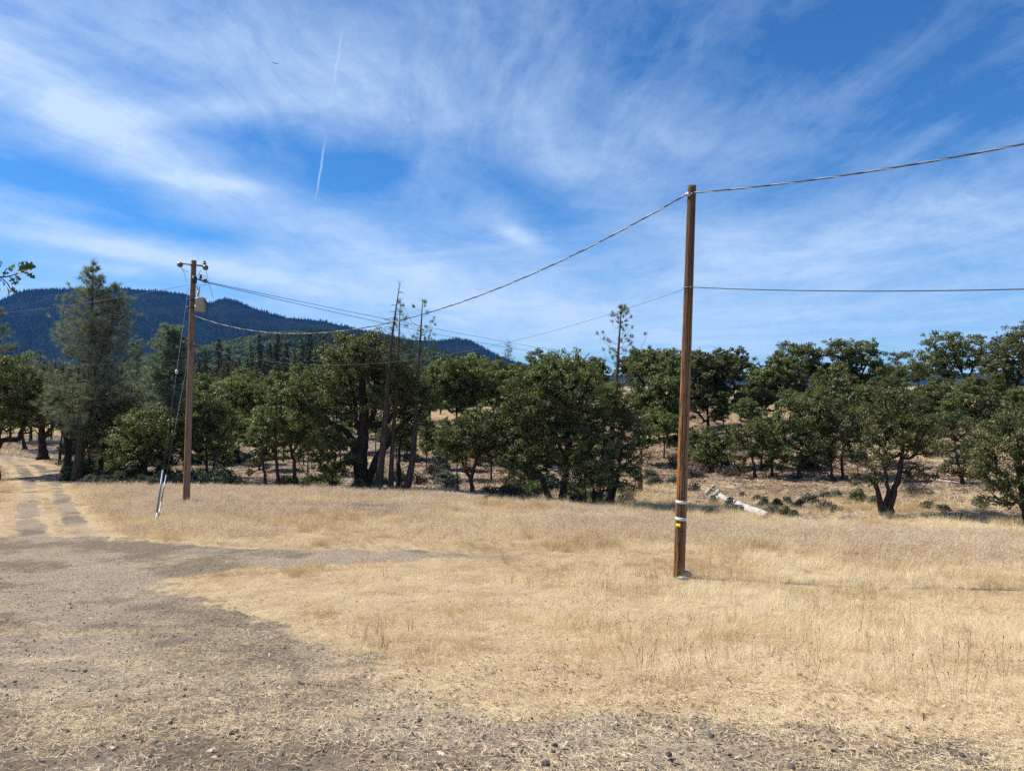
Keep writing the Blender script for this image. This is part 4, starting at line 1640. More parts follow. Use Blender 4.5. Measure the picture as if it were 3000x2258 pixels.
# ---- tall grey pine with two stems
pine('tall wispy grey pine with two stems rising from the track side', 222, 45,
     [[(222, 1408), (236, 1320), (250, 1220), (262, 1100), (268, 940), (274, 762)], [(238, 1300), (268, 1240), (298, 1130), (322, 1000), (338, 832)]],
     [[(1290, 60, 30), (1200, 120, 55), (1100, 135, 66), (1000, 108, 62), (900, 74, 56), (830, 38, 34), (775, 9, 10)], [(1250, 30, 75), (1150, 44, 100), (1050, 50, 88), (960, 50, 70), (880, 34, 46), (838, 9, 10)]],
     (.62, .42), 21, .3, 22, (240, 165), 'grey_needle', rise=.36, tufts=8, wd=.009, name='grey_pine', dead_low=16)
pine('shorter grey pine with a twin topped crown behind the guy wires', 488, 58,
     [[(488, 1390), (490, 1250), (494, 1100), (492, 958)], [(493, 1110), (508, 1040), (516, 962)]],
     [[(1290, 85, 60), (1200, 108, 72), (1120, 84, 62), (1040, 50, 48), (985, 28, 28), (956, 12, 12)], [(1080, 24, 38), (1010, 18, 28), (960, 10, 12)]],
     (.5, .25), 22, .3, 28, (260, 75), 'grey_needle', rise=.35, tufts=8, wd=.012, name='grey_pine')
pine('blurred grey pine standing behind and right of the two stemmed pine', 402, 66, [[(402, 1380), (402, 1200), (400, 985)]], [[(1260, 45, 45), (1150, 48, 44), (1070, 34, 32), (1000, 14, 14)]],
     .45, 23, .3, 22, 140, 'grey_needle', rise=.3, tufts=7, wd=.012, name='grey_pine')
pine('grey pine cut off by the left edge of the photo', -22, 66, [[(-22, 1390), (-20, 1200), (-14, 888)]], [[(1150, 60, 60), (1050, 50, 52), (960, 34, 36), (895, 8, 10)]], .5, 24, .3, 22, 130, 'grey_needle', rise=.3, tufts=7, wd=.012, name='grey_pine')
pine('slim young grey pine poking out above the leftmost oaks', 90, 75, [[(90, 1380), (92, 1200), (92, 1040)]], [[(1200, 34, 30), (1110, 26, 24), (1048, 6, 6)]], .3, 25, .26, 18, 70, 'grey_needle', rise=.3, tufts=6, wd=.012, name='grey_pine')
# ---- dark oaks round the transformer pole
oak('dark low oak left of the guy wires, several thin trunks', 292, 46, [(300, 1250, 70, 70), (350, 1200, 65, 60), (340, 1300, 75, 60), (280, 1190, 45, 45)],
    [[(298, 1388), (300, 1320), (315, 1250)], [(282, 1380), (300, 1320), (330, 1260)], [(264, 1372), (262, 1310), (270, 1240)], [(314, 1370), (330, 1310), (350, 1240)]], (.2, .2, .18, .2), 31, dens=1.15)
oak('dense dark oak directly behind the guy wires', 425, 43, [(400, 1270, 75, 65), (455, 1265, 75, 65), (440, 1330, 90, 55), (485, 1300, 60, 65), (380, 1345, 70, 48), (510, 1235, 46, 42)],
    [[(425, 1430), (428, 1350), (430, 1260)], [(440, 1425), (470, 1350), (485, 1260)]], (.32, .25), 32, dens=1.25)
oak('dark oak immediately right of the transformer pole', 602, 44, [(600, 1210, 60, 60), (640, 1260, 55, 60), (590, 1300, 55, 55), (560, 1240, 50, 60), (620, 1180, 45, 40)],
    [[(602, 1410), (605, 1350), (604, 1260)], [(618, 1405), (630, 1350), (640, 1280)]], (.26, .2), 33, dens=1.15)
oak('lower leafy oak between the transformer pole and the clearing', 655, 47, [(650, 1310, 45, 45), (630, 1350, 45, 35), (665, 1240, 40, 40)], [[(655, 1405), (655, 1340), (650, 1270)]], .24, 34)
# ---- thin trunked oaks left of the big oak
oak('small leaning oak at the right rim of the clearing', 768, 40, [(770, 1340, 40, 30), (745, 1375, 30, 22), (800, 1310, 35, 35), (760, 1290, 28, 28)], [[(768, 1440), (778, 1405), (772, 1360), (768, 1310)]], .3, 35, leaf=.12)
oak('slim straight oak, first of the pair left of the big oak', 820, 40, [(800, 1200, 52, 55), (820, 1270, 50, 50), (780, 1250, 40, 45), (830, 1150, 40, 35)],
    [[(820, 1440), (812, 1370), (808, 1290), (812, 1190)]], .3, 36)
oak('slim straight oak, second of the pair left of the big oak', 868, 40, [(870, 1150, 55, 50), (900, 1220, 50, 55), (860, 1250, 48, 50), (850, 1300, 40, 40), (905, 1290, 36, 42)],
    [[(868, 1438), (862, 1360), (852, 1290), (862, 1180)], [(858, 1320), (890, 1260), (905, 1190)]], (.32, .18), 37)
# ---- the big oak
oak('big old oak with a massive trunk and wide crooked limbs, centre left', 1062, 42,
    [(1060, 1035, 95, 62), (1000, 1085, 85, 60), (1120, 1075, 80, 60), (935, 1150, 70, 55), (1185, 1120, 80, 65), (1075, 1130, 90, 55), (960, 1215, 65, 45), (1240, 1175, 60, 55), (1010, 1180, 60, 45),
     (1130, 1190, 70, 50), (1200, 1230, 55, 40), (905, 1205, 45, 40), (1090, 995, 50, 30)],
    [[(1062, 1438), (1056, 1370), (1060, 1290), (1066, 1200), (1060, 1120), (1066, 1030)], [(1052, 1380), (1038, 1300), (1012, 1262), (955, 1228), (920, 1185), (895, 1140)],
     [(1070, 1400), (1105, 1340), (1145, 1285), (1195, 1225), (1245, 1195)], [(1060, 1290), (1045, 1230), (1035, 1150), (1015, 1080)], [(1064, 1270), (1095, 1200), (1120, 1120)]],
    (1.15, .55, .62, .4, .36), 41, leaf=.105, dens=1.05)
oak('bright green low oak sprouting left of the big trunk', 975, 41, [(985, 1330, 60, 45), (940, 1360, 48, 40), (1010, 1370, 45, 38), (955, 1300, 40, 36)], [[(975, 1438), (975, 1390), (985, 1320)], [(985, 1438), (945, 1380), (935, 1320)]], (.16, .14), 42,
    mat='oak_leaf_far', dens=1.2)
# ---- slim pines in front of the big oak
pine('tall pine with a bare dead top, in front of the big oak', 1104, 40.5, [[(1104, 1436), (1118, 1340), (1130, 1200), (1138, 1080), (1152, 960), (1171, 830)]],
     [[(1180, 30, 30), (1080, 34, 34), (1040, 28, 28), (1010, 22, 20)]], .46, 51, .2, 22, 26, 'pine_needle', rise=.4, tufts=5, wd=.008, name='pine_tree', dead_low=14, spread=.7)
pine('thin pine with tufted top between the dead topped pine and the leaning one', 1143, 40.8, [[(1143, 1434), (1150, 1300), (1160, 1150), (1168, 1000), (1173, 882)]],
     [[(1200, 20, 22), (1100, 28, 30), (1000, 26, 28), (930, 18, 20), (886, 5, 5)]], .3, 52, .2, 26, 40, 'pine_needle', rise=.7, tufts=4, wd=.008, spread=.7, dead_low=6)
pine('pine leaning at its foot with open whorls of tufts against the sky', 1187, 41, [[(1187, 1434), (1206, 1360), (1216, 1250), (1224, 1100), (1232, 980), (1238, 880)]],
     [[(1180, 25, 25), (1100, 50, 40), (1020, 66, 58), (980, 56, 50), (930, 40, 30), (888, 6, 8)]], .44, 53, .2, 30, 46, 'pine_needle', rise=.75, tufts=3, wd=.009, spread=.75, dead_low=12)
oak('short dark dead trunked oak behind the slim pines', 1169, 42.5, [(1175, 1290, 30, 24), (1200, 1260, 26, 24)], [[(1169, 1428), (1168, 1360), (1172, 1290)]], .5, 54, dens=.6)
# dead top twigs of the tall pine
def bare_top(root_label, xi, d, path, seed, n, ln, y0, y1, tw, mat='grey_bark', name='dead_tree', rise=-.1, start_ground=True, fine=2):
    r = np.random.default_rng(seed)
    X0 = (xi - CX) / F * d
    zb = hz(X0, d)
    root = thing(name, root_label, 'tree', (X0, d, zb - .03))
    mb, tb = MB(), MB()
    p = smooth_path([px_local(xi, d, zb, *s_) for s_ in path], 5)
    if start_ground:
        p[0] = (0, 0, -.05)
    t = np.linspace(0, 1, len(p))
    mb.tube(p, tw * .5 * (1 - .92 * t), 7)
    mb.build('trunk', M[mat], root, True)
    py_ = CY - (p[:, 2] + zb - EYE) / (d / F)
    for b in range(n):
        f = r.random()
        yb = y0 + (y1 - y0) * f
        q = np.array([np.interp(-yb, -py_, p[:, c]) for c in range(3)])
        az = r.random() * 6.283
        l_ = ln * (1 - .75 * f) * r.uniform(.4, 1.1)
        pts = q + np.array([[0, 0, 0], [math.cos(az) * l_ * .5, math.sin(az) * l_ * .5, rise * l_ * .3], [math.cos(az) * l_, math.sin(az) * l_, rise * l_ + r.normal(0, .12) * l_]])
        tb.tube(pts, [.016, .012, .005], 3, False)
        for c in range(fine):
            s_ = pts[1] + (pts[2] - pts[1]) * r.random()
            tb.tube([s_, s_ + r.normal(0, .22, 3) * l_], [.008, .004], 3, False)
    tag(tb.build('bare_branches', M[mat], root), kind='stuff')
    return root


tp = [o for o in COL.objects if o.get('label', '').startswith('tall pine with a bare dead top')][0]
_r = np.random.default_rng(59)
_mb = MB()
_zb = tp.location.z + .03
for b in range(34):
    f = _r.random()
    yb = 1010 - 172 * f
    xb = np.interp(-yb, [-1080, -960, -830], [1138, 1152, 1171])
    q = px_local(1104, 40.5, _zb, xb, yb)
    az = _r.random() * 6.283
    l_ = (.95 * (1 - .7 * f)) * _r.uniform(.5, 1.1)
    e = q + np.array([math.cos(az) * l_, math.sin(az) * l_, _r.normal(.05, .2) * l_])
    m_ = (q + e) / 2 + np.array([0, 0, .06 * l_])
    _mb.tube([q, m_, e], [.018, .014, .006], 4, False)
    for c in range(2):
        s_ = m_ + (e - m_) * _r.random()
        _mb.tube([s_, s_ + np.array([math.cos(az + _r.normal(0, .8)), math.sin(az + _r.normal(0, .8)), _r.normal(0, .4)]) * .3 * l_], [.009, .005], 3, False)
tag(_mb.build('bare_branches', M['grey_bark'], tp), kind='stuff')
pine('bare brown dead conifer standing behind the oaks in the middle', 1490, 92, [[(1490, 1225), (1489, 1120), (1488, 996)]], [[(1180, 34, 34), (1110, 26, 24), (1050, 16, 18), (1005, 5, 5)]], .3, 60, .32, 7, 110, 'dead_twig', 'stump_wood', rise=.15, tufts=5, wd=.012, name='dead_conifer', brad=.022)
# ---- oaks right of the pines
oak('small oak with a forked trunk near the end of the long log', 1388, 39, [(1400, 1240, 70, 50), (1345, 1280, 55, 50), (1440, 1300, 55, 50), (1380, 1330, 60, 45), (1330, 1340, 40, 35), (1470, 1240, 45, 40)],
    [[(1388, 1456), (1378, 1400), (1358, 1360), (1345, 1290)], [(1380, 1400), (1400, 1330), (1410, 1250)], [(1345, 1454), (1340, 1390), (1335, 1330)]], (.34, .26, .14), 61, dens=1.1)
oak('leaning oak at the left of the broad clump by the field edge', 1612, 38, [(1530, 1200, 75, 60), (1500, 1280, 60, 60), (1560, 1330, 70, 50), (1520, 1390, 55, 35), (1570, 1260, 60, 55), (1540, 1130, 65, 45)],
    [[(1612, 1482), (1590, 1410), (1570, 1350), (1548, 1290), (1535, 1190)], [(1585, 1395), (1540, 1360), (1510, 1330)]], (.4, .26), 62, leaf=.105, dens=1.1)
oak('tall round crowned oak in the middle of the broad clump', 1648, 38.5, [(1620, 1100, 85, 55), (1690, 1110, 80, 60), (1580, 1160, 70, 60), (1660, 1190, 90, 60), (1730, 1190, 70, 60), (1620, 1270, 70, 60), (1700, 1280, 75, 55), (1650, 1060, 60, 30)],
    [[(1648, 1482), (1655, 1400), (1662, 1310), (1662, 1240), (1640, 1130)], [(1662, 1320), (1690, 1250), (1705, 1170)], [(1660, 1340), (1620, 1270), (1600, 1190)]], (.5, .3, .28), 63, leaf=.105, dens=1.1)
oak('low leafy oak at the right of the broad clump', 1742, 37.5, [(1740, 1340, 60, 55), (1700, 1390, 55, 40), (1790, 1370, 55, 50), (1740, 1420, 60, 28), (1770, 1290, 50, 45)],
    [[(1742, 1492), (1738, 1430), (1735, 1360)], [(1716, 1490), (1715, 1440), (1705, 1380)]], (.3, .14), 64, leaf=.1, dens=1.15)
oak('dark oak round the foot of the pine left of the near pole', 1788, 38.5, [(1830, 1330, 50, 50), (1850, 1260, 45, 45), (1840, 1400, 45, 35), (1800, 1230, 55, 55), (1820, 1170, 55, 45)],
    [[(1788, 1490), (1800, 1430), (1815, 1360), (1820, 1260)]], .34, 65, leaf=.1, dens=1.1)
pine('pine with open tufted top standing above the oaks left of the near pole', 1778, 39.5, [[(1778, 1486), (1788, 1420), (1792, 1300), (1798, 1190), (1808, 1090), (1814, 990), (1821, 898)]],
     [[(1280, 40, 55), (1180, 60, 70), (1080, 66, 74), (1040, 56, 66), (990, 36, 52), (950, 34, 40), (915, 22, 24), (902, 4, 5)]], .46, 66, .21, 34, 62, 'pine_needle', rise=.7, tufts=3, wd=.009, spread=.75, dead_low=10)
# ---- trees right of the near pole, lower slope
oak('slim oak on the slope just left of the near pole', 1902, 60, [(1905, 1120, 55, 50), (1880, 1190, 50, 50), (1930, 1190, 45, 55), (1890, 1060, 45, 40)], [[(1902, 1345), (1904, 1270), (1902, 1170)]], .4, 71, leaf=.15)
oak('slim dark oak half hidden by the near pole', 1958, 57, [(1960, 1130, 60, 55), (1945, 1210, 55, 55), (1990, 1200, 50, 50), (1970, 1070, 45, 40)], [[(1958, 1340), (1954, 1270), (1960, 1180)]], .42, 72, leaf=.15)
oak('rounded oak on the slope right of the near pole', 2060, 62, [(2050, 1080, 60, 50), (2110, 1100, 60, 55), (2060, 1160, 65, 55), (2130, 1170, 50, 50), (2020, 1140, 45, 50), (2150, 1060, 40, 36)], [[(2075, 1300), (2075, 1230), (2070, 1140)]], .45, 73, leaf=.16)
oak('low bushy oak at the foot of the slope right of the near pole', 2120, 49, [(2110, 1300, 48, 42), (2080, 1340, 45, 38), (2140, 1360, 42, 36), (2150, 1290, 36, 36)], [[(2120, 1425), (2122, 1370), (2115, 1310)]], .3, 74, leaf=.14)
oak('first slim trunked oak of the row right of the near pole', 2213, 46, [(2200, 1270, 55, 50), (2180, 1330, 48, 42), (2230, 1320, 48, 45), (2170, 1390, 34, 26)], [[(2213, 1432), (2208, 1370), (2200, 1300)]], .34, 75, keep_low=.12)
oak('straight thin oak behind the first slim trunked oak', 2231, 48, [(2235, 1250, 45, 45), (2255, 1290, 40, 40)], [[(2231, 1412), (2230, 1350), (2236, 1270)]], .26, 76, keep_low=.12)
oak('knobbly thin oak, third in the row right of the near pole', 2262, 46, [(2265, 1290, 40, 42), (2285, 1340, 34, 34), (2260, 1370, 28, 22)], [[(2262, 1430), (2261, 1370), (2266, 1300)]], .3, 77, keep_low=.12)
oak('sturdy oak leaning right, middle of the slope foot', 2334, 45, [(2345, 1210, 62, 50), (2310, 1260, 55, 45), (2390, 1260, 55, 50), (2350, 1310, 62, 42), (2400, 1320, 36, 36)], [[(2334, 1438), (2340, 1390), (2350, 1330), (2352, 1240)], [(2345, 1370), (2375, 1310), (2392, 1260)]], (.46, .24), 78, keep_low=.12)
oak('twin stemmed oak with a long low branch reaching left', 2450, 44, [(2450, 1240, 65, 55), (2500, 1280, 48, 50), (2420, 1300, 50, 42), (2470, 1330, 50, 36), (2400, 1350, 40, 20), (2440, 1180, 50, 36)],
    [[(2450, 1446), (2440, 1400), (2436, 1350), (2440, 1260)], [(2462, 1446), (2466, 1390), (2470, 1320), (2490, 1270)], [(2444, 1410), (2425, 1386), (2395, 1382), (2362, 1384)]], (.32, .3, .16), 79, keep_low=.12)
oak('oak with two crossing trunks standing in front of the slope on the right', 2592, 35, [(2620, 1210, 85, 60), (2560, 1240, 60, 55), (2680, 1250, 75, 60), (2600, 1300, 75, 55), (2680, 1330, 60, 45), (2530, 1400, 45, 30), (2690, 1400, 60, 26), (2560, 1340, 50, 45), (2620, 1160, 60, 35)],
    [[(2602, 1522), (2612, 1460), (2632, 1400), (2640, 1340), (2650, 1250)], [(2584, 1522), (2578, 1460), (2560, 1410), (2530, 1390)], [(2582, 1480), (2600, 1430), (2590, 1350), (2600, 1250)]], (.5, .42, .3), 80, leaf=.095, dens=1.05)
oak('slim forked oak between the crossing trunks and the right edge oak', 2822, 42, [(2800, 1260, 60, 50), (2770, 1320, 50, 42), (2840, 1310, 45, 42), (2800, 1380, 40, 28)], [[(2824, 1440), (2815, 1390), (2800, 1330), (2795, 1260)]], .32, 81, keep_low=.12)
oak('broad dark oak at the right edge of the photo with low sweeping branches', 3015, 31.5, [(2980, 1280, 90, 65), (2920, 1330, 70, 60), (3050, 1300, 90, 80), (2900, 1400, 60, 45), (2960, 1420, 75, 50), (3060, 1420, 80, 60), (2940, 1230, 60, 40), (2880, 1350, 45, 40), (2930, 1470, 50, 26)],
    [[(3015, 1560), (3005, 1480), (2990, 1410), (2970, 1330)], [(3008, 1490), (2950, 1440), (2900, 1410)], [(3000, 1450), (3040, 1370), (3060, 1290)]], (.55, .3, .34), 82, leaf=.095, dens=1.1)
# ---- upper slope and crest on the right
oak('oak with a bare lower trunk halfway up the right hand slope', 2276, 66, [(2250, 1120, 60, 40), (2310, 1130, 55, 42), (2280, 1080, 65, 36), (2220, 1150, 40, 30), (2340, 1160, 36, 30)], [[(2276, 1245), (2275, 1200), (2270, 1140)], [(2275, 1200), (2300, 1150), (2315, 1120)]], (.6, .35), 83, leaf=.16)
oak('round crest oak against the sky, first right of the near pole', 2330, 84, [(2320, 1040, 55, 35), (2370, 1050, 50, 36), (2290, 1070, 40, 32), (2400, 1085, 36, 28), (2340, 1090, 60, 30)], [[(2335, 1160), (2330, 1110), (2330, 1060)], [(2332, 1120), (2365, 1080), (2385, 1050)]], (.5, .3), 84, leaf=.19, dens=.85)
oak('taller twin headed crest oak against the sky right of the round one', 2510, 82, [(2470, 1030, 46, 34), (2540, 1040, 56, 38), (2490, 1080, 55, 34), (2570, 1090, 42, 34), (2450, 1080, 30, 30), (2520, 1120, 70, 30)], [[(2510, 1160), (2505, 1110), (2480, 1040)], [(2508, 1120), (2535, 1075), (2550, 1040)]], (.5, .35), 85, leaf=.19)
oak('loose pointed crest tree between the twin headed oak and the spreading one', 2632, 88, [(2630, 1060, 26, 34), (2630, 1100, 45, 26), (2600, 1110, 32, 22), (2665, 1110, 32, 22)], [[(2632, 1150), (2631, 1100), (2630, 1040)]], .34, 86, leaf=.18, mat='shrub_leaf')
oak('wide spreading crest oak with sky showing between its limbs', 2790, 78, [(2770, 1010, 60, 36), (2850, 1020, 55, 36), (2720, 1060, 46, 30), (2810, 1060, 60, 34), (2880, 1070, 40, 36), (2700, 1090, 30, 20), (2770, 1095, 50, 22)],
    [[(2765, 1130), (2770, 1090), (2765, 1020)], [(2830, 1130), (2845, 1090), (2870, 1040)], [(2830, 1110), (2800, 1060), (2790, 1020)]], (.5, .5, .3), 87, leaf=.18, dens=.85)
oak('tall crest oak at the right edge above the slope', 2965, 72, [(2960, 1030, 60, 45), (3010, 1000, 55, 45), (2930, 1090, 50, 45), (2990, 1090, 65, 50), (2950, 1150, 55, 36), (3020, 1150, 60, 40)], [[(2965, 1200), (2965, 1140), (2970, 1050)], [(2966, 1140), (3000, 1080), (3010, 1020)]], (.5, .35), 88, leaf=.17)
pine('tiny dark pine top showing behind the right hand crest oaks', 2921, 105, [[(2921, 1140), (2921, 1060), (2921, 974)]], [[(1060, 22, 22), (1020, 18, 18), (985, 10, 10)]], .3, 89, .3, 18, 70, 'fir_needle', rise=.2, tufts=5, wd=.022, name='pine_tree')
oak('sparse oak on the slope below the twin headed crest oak', 2560, 64, [(2550, 1160, 60, 36), (2610, 1180, 50, 36), (2520, 1190, 40, 34), (2580, 1210, 45, 30)], [[(2560, 1300), (2562, 1240), (2565, 1180)]], .34, 90, leaf=.16)
oak('oak in the middle of the slope above the long low branch', 2430, 60, [(2420, 1150, 50, 40), (2460, 1190, 50, 40), (2390, 1190, 42, 40), (2430, 1110, 40, 30)], [[(2430, 1290), (2432, 1230), (2430, 1170)]], .34, 91, leaf=.16)
oak('dark trunked open oak on the upper slope at the right', 2848, 60, [(2830, 1170, 50, 36), (2870, 1200, 45, 36), (2800, 1210, 36, 30)], [[(2848, 1310), (2846, 1250), (2840, 1180)]], .36, 92, leaf=.16, dens=.8)
oak('yellowish low oak on the slope under the spreading crest oak', 2745, 62, [(2740, 1150, 50, 28), (2700, 1180, 45, 30), (2770, 1190, 40, 28), (2720, 1230, 45, 28)], [[(2740, 1290), (2738, 1240), (2735, 1180)]], .3, 93, leaf=.16, mat='oak_leaf_far')
oak('leafy oak high on the slope below the right edge crest oak', 2950, 58, [(2950, 1210, 60, 36), (2910, 1230, 42, 34), (3000, 1220, 50, 40)], [[(2950, 1310), (2950, 1260), (2948, 1210)]], .34, 94, leaf=.16)
oak('small oak just behind the crossing trunks', 2520, 47, [(2520, 1220, 45, 42), (2500, 1280, 36, 36), (2545, 1290, 36, 36)], [[(2520, 1395), (2522, 1330), (2520, 1250)]], .28, 95, keep_low=.12)
oak('small oak behind the slim forked oak', 2720, 50, [(2715, 1260, 48, 40), (2750, 1240, 40, 36), (2690, 1300, 34, 34)], [[(2720, 1360), (2722, 1310), (2720, 1250)]], .26, 96, keep_low=.12)
# ---- oaks on the slope behind the pines and the clump
BK = {}
oak('full crowned oak behind the slim pines, right of the big oak', 1335, 55, [(1320, 1100, 65, 50), (1380, 1110, 65, 50), (1340, 1160, 75, 50), (1290, 1150, 50, 45), (1420, 1150, 50, 42)], [[(1335, 1380), (1337, 1280), (1338, 1150)]], .42, 97, leaf=.15, key='bk1', mat='oak_leaf_far')
oak('spreading oak behind the forked one, centre of the photo', 1450, 58, [(1440, 1100, 60, 45), (1490, 1120, 60, 45), (1460, 1160, 66, 45), (1520, 1160, 45, 40)], [[(1450, 1370), (1455, 1270), (1458, 1150)]], .4, 98, leaf=.15, key='bk2', mat='oak_leaf_far')
oak('light green oak behind the pair of slim oaks', 880, 62, [(850, 1120, 60, 45), (920, 1130, 55, 45), (880, 1180, 70, 45)], [[(880, 1340), (882, 1260), (880, 1170)]], .38, 99, leaf=.16, key='bk3', mat='oak_leaf_far')
oak('light green round oak at the back of the clearing', 720, 75, [(700, 1150, 55, 42), (750, 1160, 50, 42), (720, 1200, 60, 40), (680, 1190, 40, 36)], [[(720, 1310), (722, 1260), (720, 1190)]], .38, 100, leaf=.18, key='bk4', mat='oak_leaf_far')


oak('upright narrow oak behind the broad clump', 1590, 60, [(1590, 1090, 40, 40), (1575, 1140, 50, 40), (1605, 1190, 52, 40), (1580, 1050, 30, 30), (1615, 1110, 36, 36)], [[(1590, 1370), (1592, 1270), (1590, 1120)]], .36, 201, leaf=.15, key='bk5', mat='oak_leaf_far')
oak('ragged open oak on the upper slope behind the near pole', 2010, 66, [(1990, 1090, 42, 30), (2040, 1070, 42, 30), (2010, 1130, 52, 30), (1970, 1140, 36, 26), (2060, 1130, 36, 28)], [[(2010, 1270), (2012, 1200), (2000, 1100)], [(2012, 1200), (2035, 1130), (2045, 1080)]], (.4, .25), 202, leaf=.16, key='bk6', mat='oak_leaf', dens=.8)
oak('lopsided oak leaning right on the slope behind the row', 2400, 56, [(2410, 1180, 45, 34), (2440, 1215, 45, 34), (2390, 1230, 50, 30), (2380, 1170, 34, 26)], [[(2395, 1330), (2400, 1270), (2412, 1200)]], .32, 203, leaf=.15, key='bk7', mat='oak_leaf')


def bg_oaks(spots, label, group, seed):
    r = np.random.default_rng(seed)
    keys = ['bk1', 'bk2', 'bk3', 'bk4', 'bk5', 'bk6', 'bk7']
    hts = {}
    for kk in keys:
        hts[kk] = max(v.co.z for v in TREES[kk].children[1].data.vertices)
    for n_, (x_, yt, d) in enumerate(sorted(spots)):
        kk = keys[r.integers(0, 7)]
        X0 = (x_ - CX) / F * d
        zb = hz(X0, d)
        want = EYE + (CY - yt) / F * d - zb
        s_ = max(.45, min(2.2, want / hts[kk]))
        wx = s_ * r.uniform(.85, 1.25)
        copy_tree(TREES[kk], label % ORD[n_], (X0, d, zb - .05), (wx, wx * r.uniform(.85, 1.15), s_), r.random() * 6.28, group)


bg_oaks([(30, 1090, 75), (150, 1110, 80), (250, 1140, 70), (330, 1150, 85), (210, 1160, 95), (380, 1130, 95), (-60, 1080, 90), (60, 1110, 110), (290, 1120, 115), (120, 1100, 130), (330, 1230, 56), (260, 1230, 58), (370, 1210, 60), (440, 1200, 58), (500, 1220, 56), (540, 1230, 52), (230, 1240, 62), (300, 1260, 52)],
        '%s oak from the left in the dim wood behind the two stemmed pine', 'oaks in the dim wood on the left', 1)
bg_oaks([(560, 1130, 85), (620, 1120, 95), (680, 1110, 110), (760, 1110, 100), (820, 1120, 90), (520, 1150, 100), (600, 1090, 130), (740, 1080, 140), (840, 1085, 130), (920, 1100, 110), (660, 1150, 90), (590, 1200, 60), (640, 1190, 66), (700, 1210, 66), (780, 1190, 62), (830, 1210, 58), (890, 1210, 55), (930, 1190, 60), (760, 1270, 52), (900, 1270, 49), (700, 1290, 62)],
        '%s light green oak from the left behind the transformer pole and clearing', 'oaks behind the transformer pole', 2)
bg_oaks([(980, 1110, 75), (1080, 1110, 80), (1180, 1090, 85), (1260, 1080, 75), (1000, 1080, 105), (1140, 1060, 110), (1290, 1050, 95), (1230, 1190, 64), (1030, 1200, 62), (1360, 1040, 90), (1420, 1045, 105), (960, 1220, 55), (1100, 1210, 58), (1160, 1230, 56), (1300, 1230, 52), (1400, 1200, 58), (1310, 1270, 47), (1440, 1250, 47), (1250, 1270, 52), (1000, 1250, 51)],
        '%s oak from the left on the rise behind the big old oak', 'oaks behind the big oak', 3)
bg_oaks([(1520, 1060, 85), (1600, 1062, 95), (1680, 1050, 100), (1740, 1050, 90), (1560, 1150, 66), (1660, 1150, 64), (1850, 1040, 92), (1780, 1120, 70), (1900, 1015, 85), (1960, 1020, 80), (1860, 1160, 66), (1700, 1200, 58), (1600, 1190, 58), (1930, 1240, 60), (1500, 1190, 60), (1490, 1290, 44), (1560, 1270, 46), (1880, 1270, 52), (1945, 1280, 54), (2050, 1260, 52), (1700, 1280, 46), (1810, 1180, 60), (2020, 1020, 84), (2100, 1018, 80), (2150, 1035, 88), (2210, 1062, 92)],
        '%s oak from the left in the thick wood behind the near pole', 'oaks behind the near pole', 4)
bg_oaks([(2420, 1100, 95), (2260, 1075, 88), (2180, 1120, 72), (2400, 1120, 76), (2480, 1120, 72), (2640, 1120, 74), (2690, 1120, 82), (2860, 1130, 70), (2920, 1150, 66), (2230, 1150, 62), (2360, 1170, 56), (2660, 1170, 58), (2790, 1180, 54), (2580, 1130, 96), (2900, 1200, 58), (2310, 1200, 60), (2120, 1190, 60), (2190, 1200, 56), (2450, 1150, 66), (2510, 1160, 62), (2610, 1150, 66), (2700, 1200, 52), (2760, 1130, 72), (2830, 1140, 66), (2980, 1180, 56), (2300, 1130, 78), (2250, 1110, 80), (2540, 1180, 62), (2480, 1190, 60), (2370, 1150, 70)],
        '%s smaller oak from the left scattered over the right hand slope', 'oaks scattered over the right slope', 5)

# ---- dark firs beyond the transformer pole
FM = [fir_mesh(900 + q, 150, 1.0, .15 + .02 * q) for q in range(3)] + [fir_mesh(950, 130, .7, .26)]
fir_n = 0
firs = [(640, 985, 260), (668, 1010, 240), (700, 1040, 230), (600, 1020, 270), (735, 995, 250), (760, 970, 255), (790, 1000, 235), (812, 965, 262), (838, 995, 245), (862, 1010, 230), (885, 985, 265), (905, 962, 250), (925, 1000, 240), (948, 975, 262), (968, 1015, 235), (575, 1060, 230),
        (1005, 1000, 260), (1270, 1035, 200), (1400, 1030, 210), (1440, 1060, 215), (1560, 1045, 160), (300, 1060, 300), (340, 1050, 310), (130, 1050, 300), (160, 1060, 310), (420, 1070, 280), (1300, 1060, 215), (1345, 1045, 220), (1255, 1065, 230)] + [(585, 1050, 160), (615, 1068, 150), (655, 1060, 140), (690, 1052, 160), (725, 1042, 150), (752, 1066, 135), (775, 1046, 160), (805, 1062, 140), (830, 1040, 155), (855, 1068, 135), (880, 1050, 150), (915, 1062, 140), (940, 1036, 160), (985, 1030, 150),
        (1310, 1048, 140), (1385, 1052, 140), (1460, 1068, 140), (1512, 1064, 130), (20, 1060, 150), (60, 1075, 140), (200, 1085, 140), (245, 1070, 150), (380, 1080, 140), (455, 1090, 140)]
def conifer(x_, yt, d, label, group, mat='fir_needle', q=0, wide=1.0, name='fir_tree'):
    X0 = (x_ - CX) / F * d
    zb = hz(X0, d)
    h_ = EYE + (CY - yt) / F * d - zb + .3
    root = thing(name, label, 'tree', (X0, d, zb - .3), group)
    root.scale = (h_ * wide, h_ * wide, h_)
    root.rotation_euler = (0, 0, (x_ * .37) % 6.28)
    link('trunk', FM[q][0], M['oak_bark'], root)
    cm = FM[q][1]
    key = (q, mat)
    if key not in FIRC:
        c2 = cm.copy()
        c2.materials.clear()
        c2.materials.append(M[mat])
        FIRC[key] = c2
    link('crown', FIRC[key], None, root)
    return root


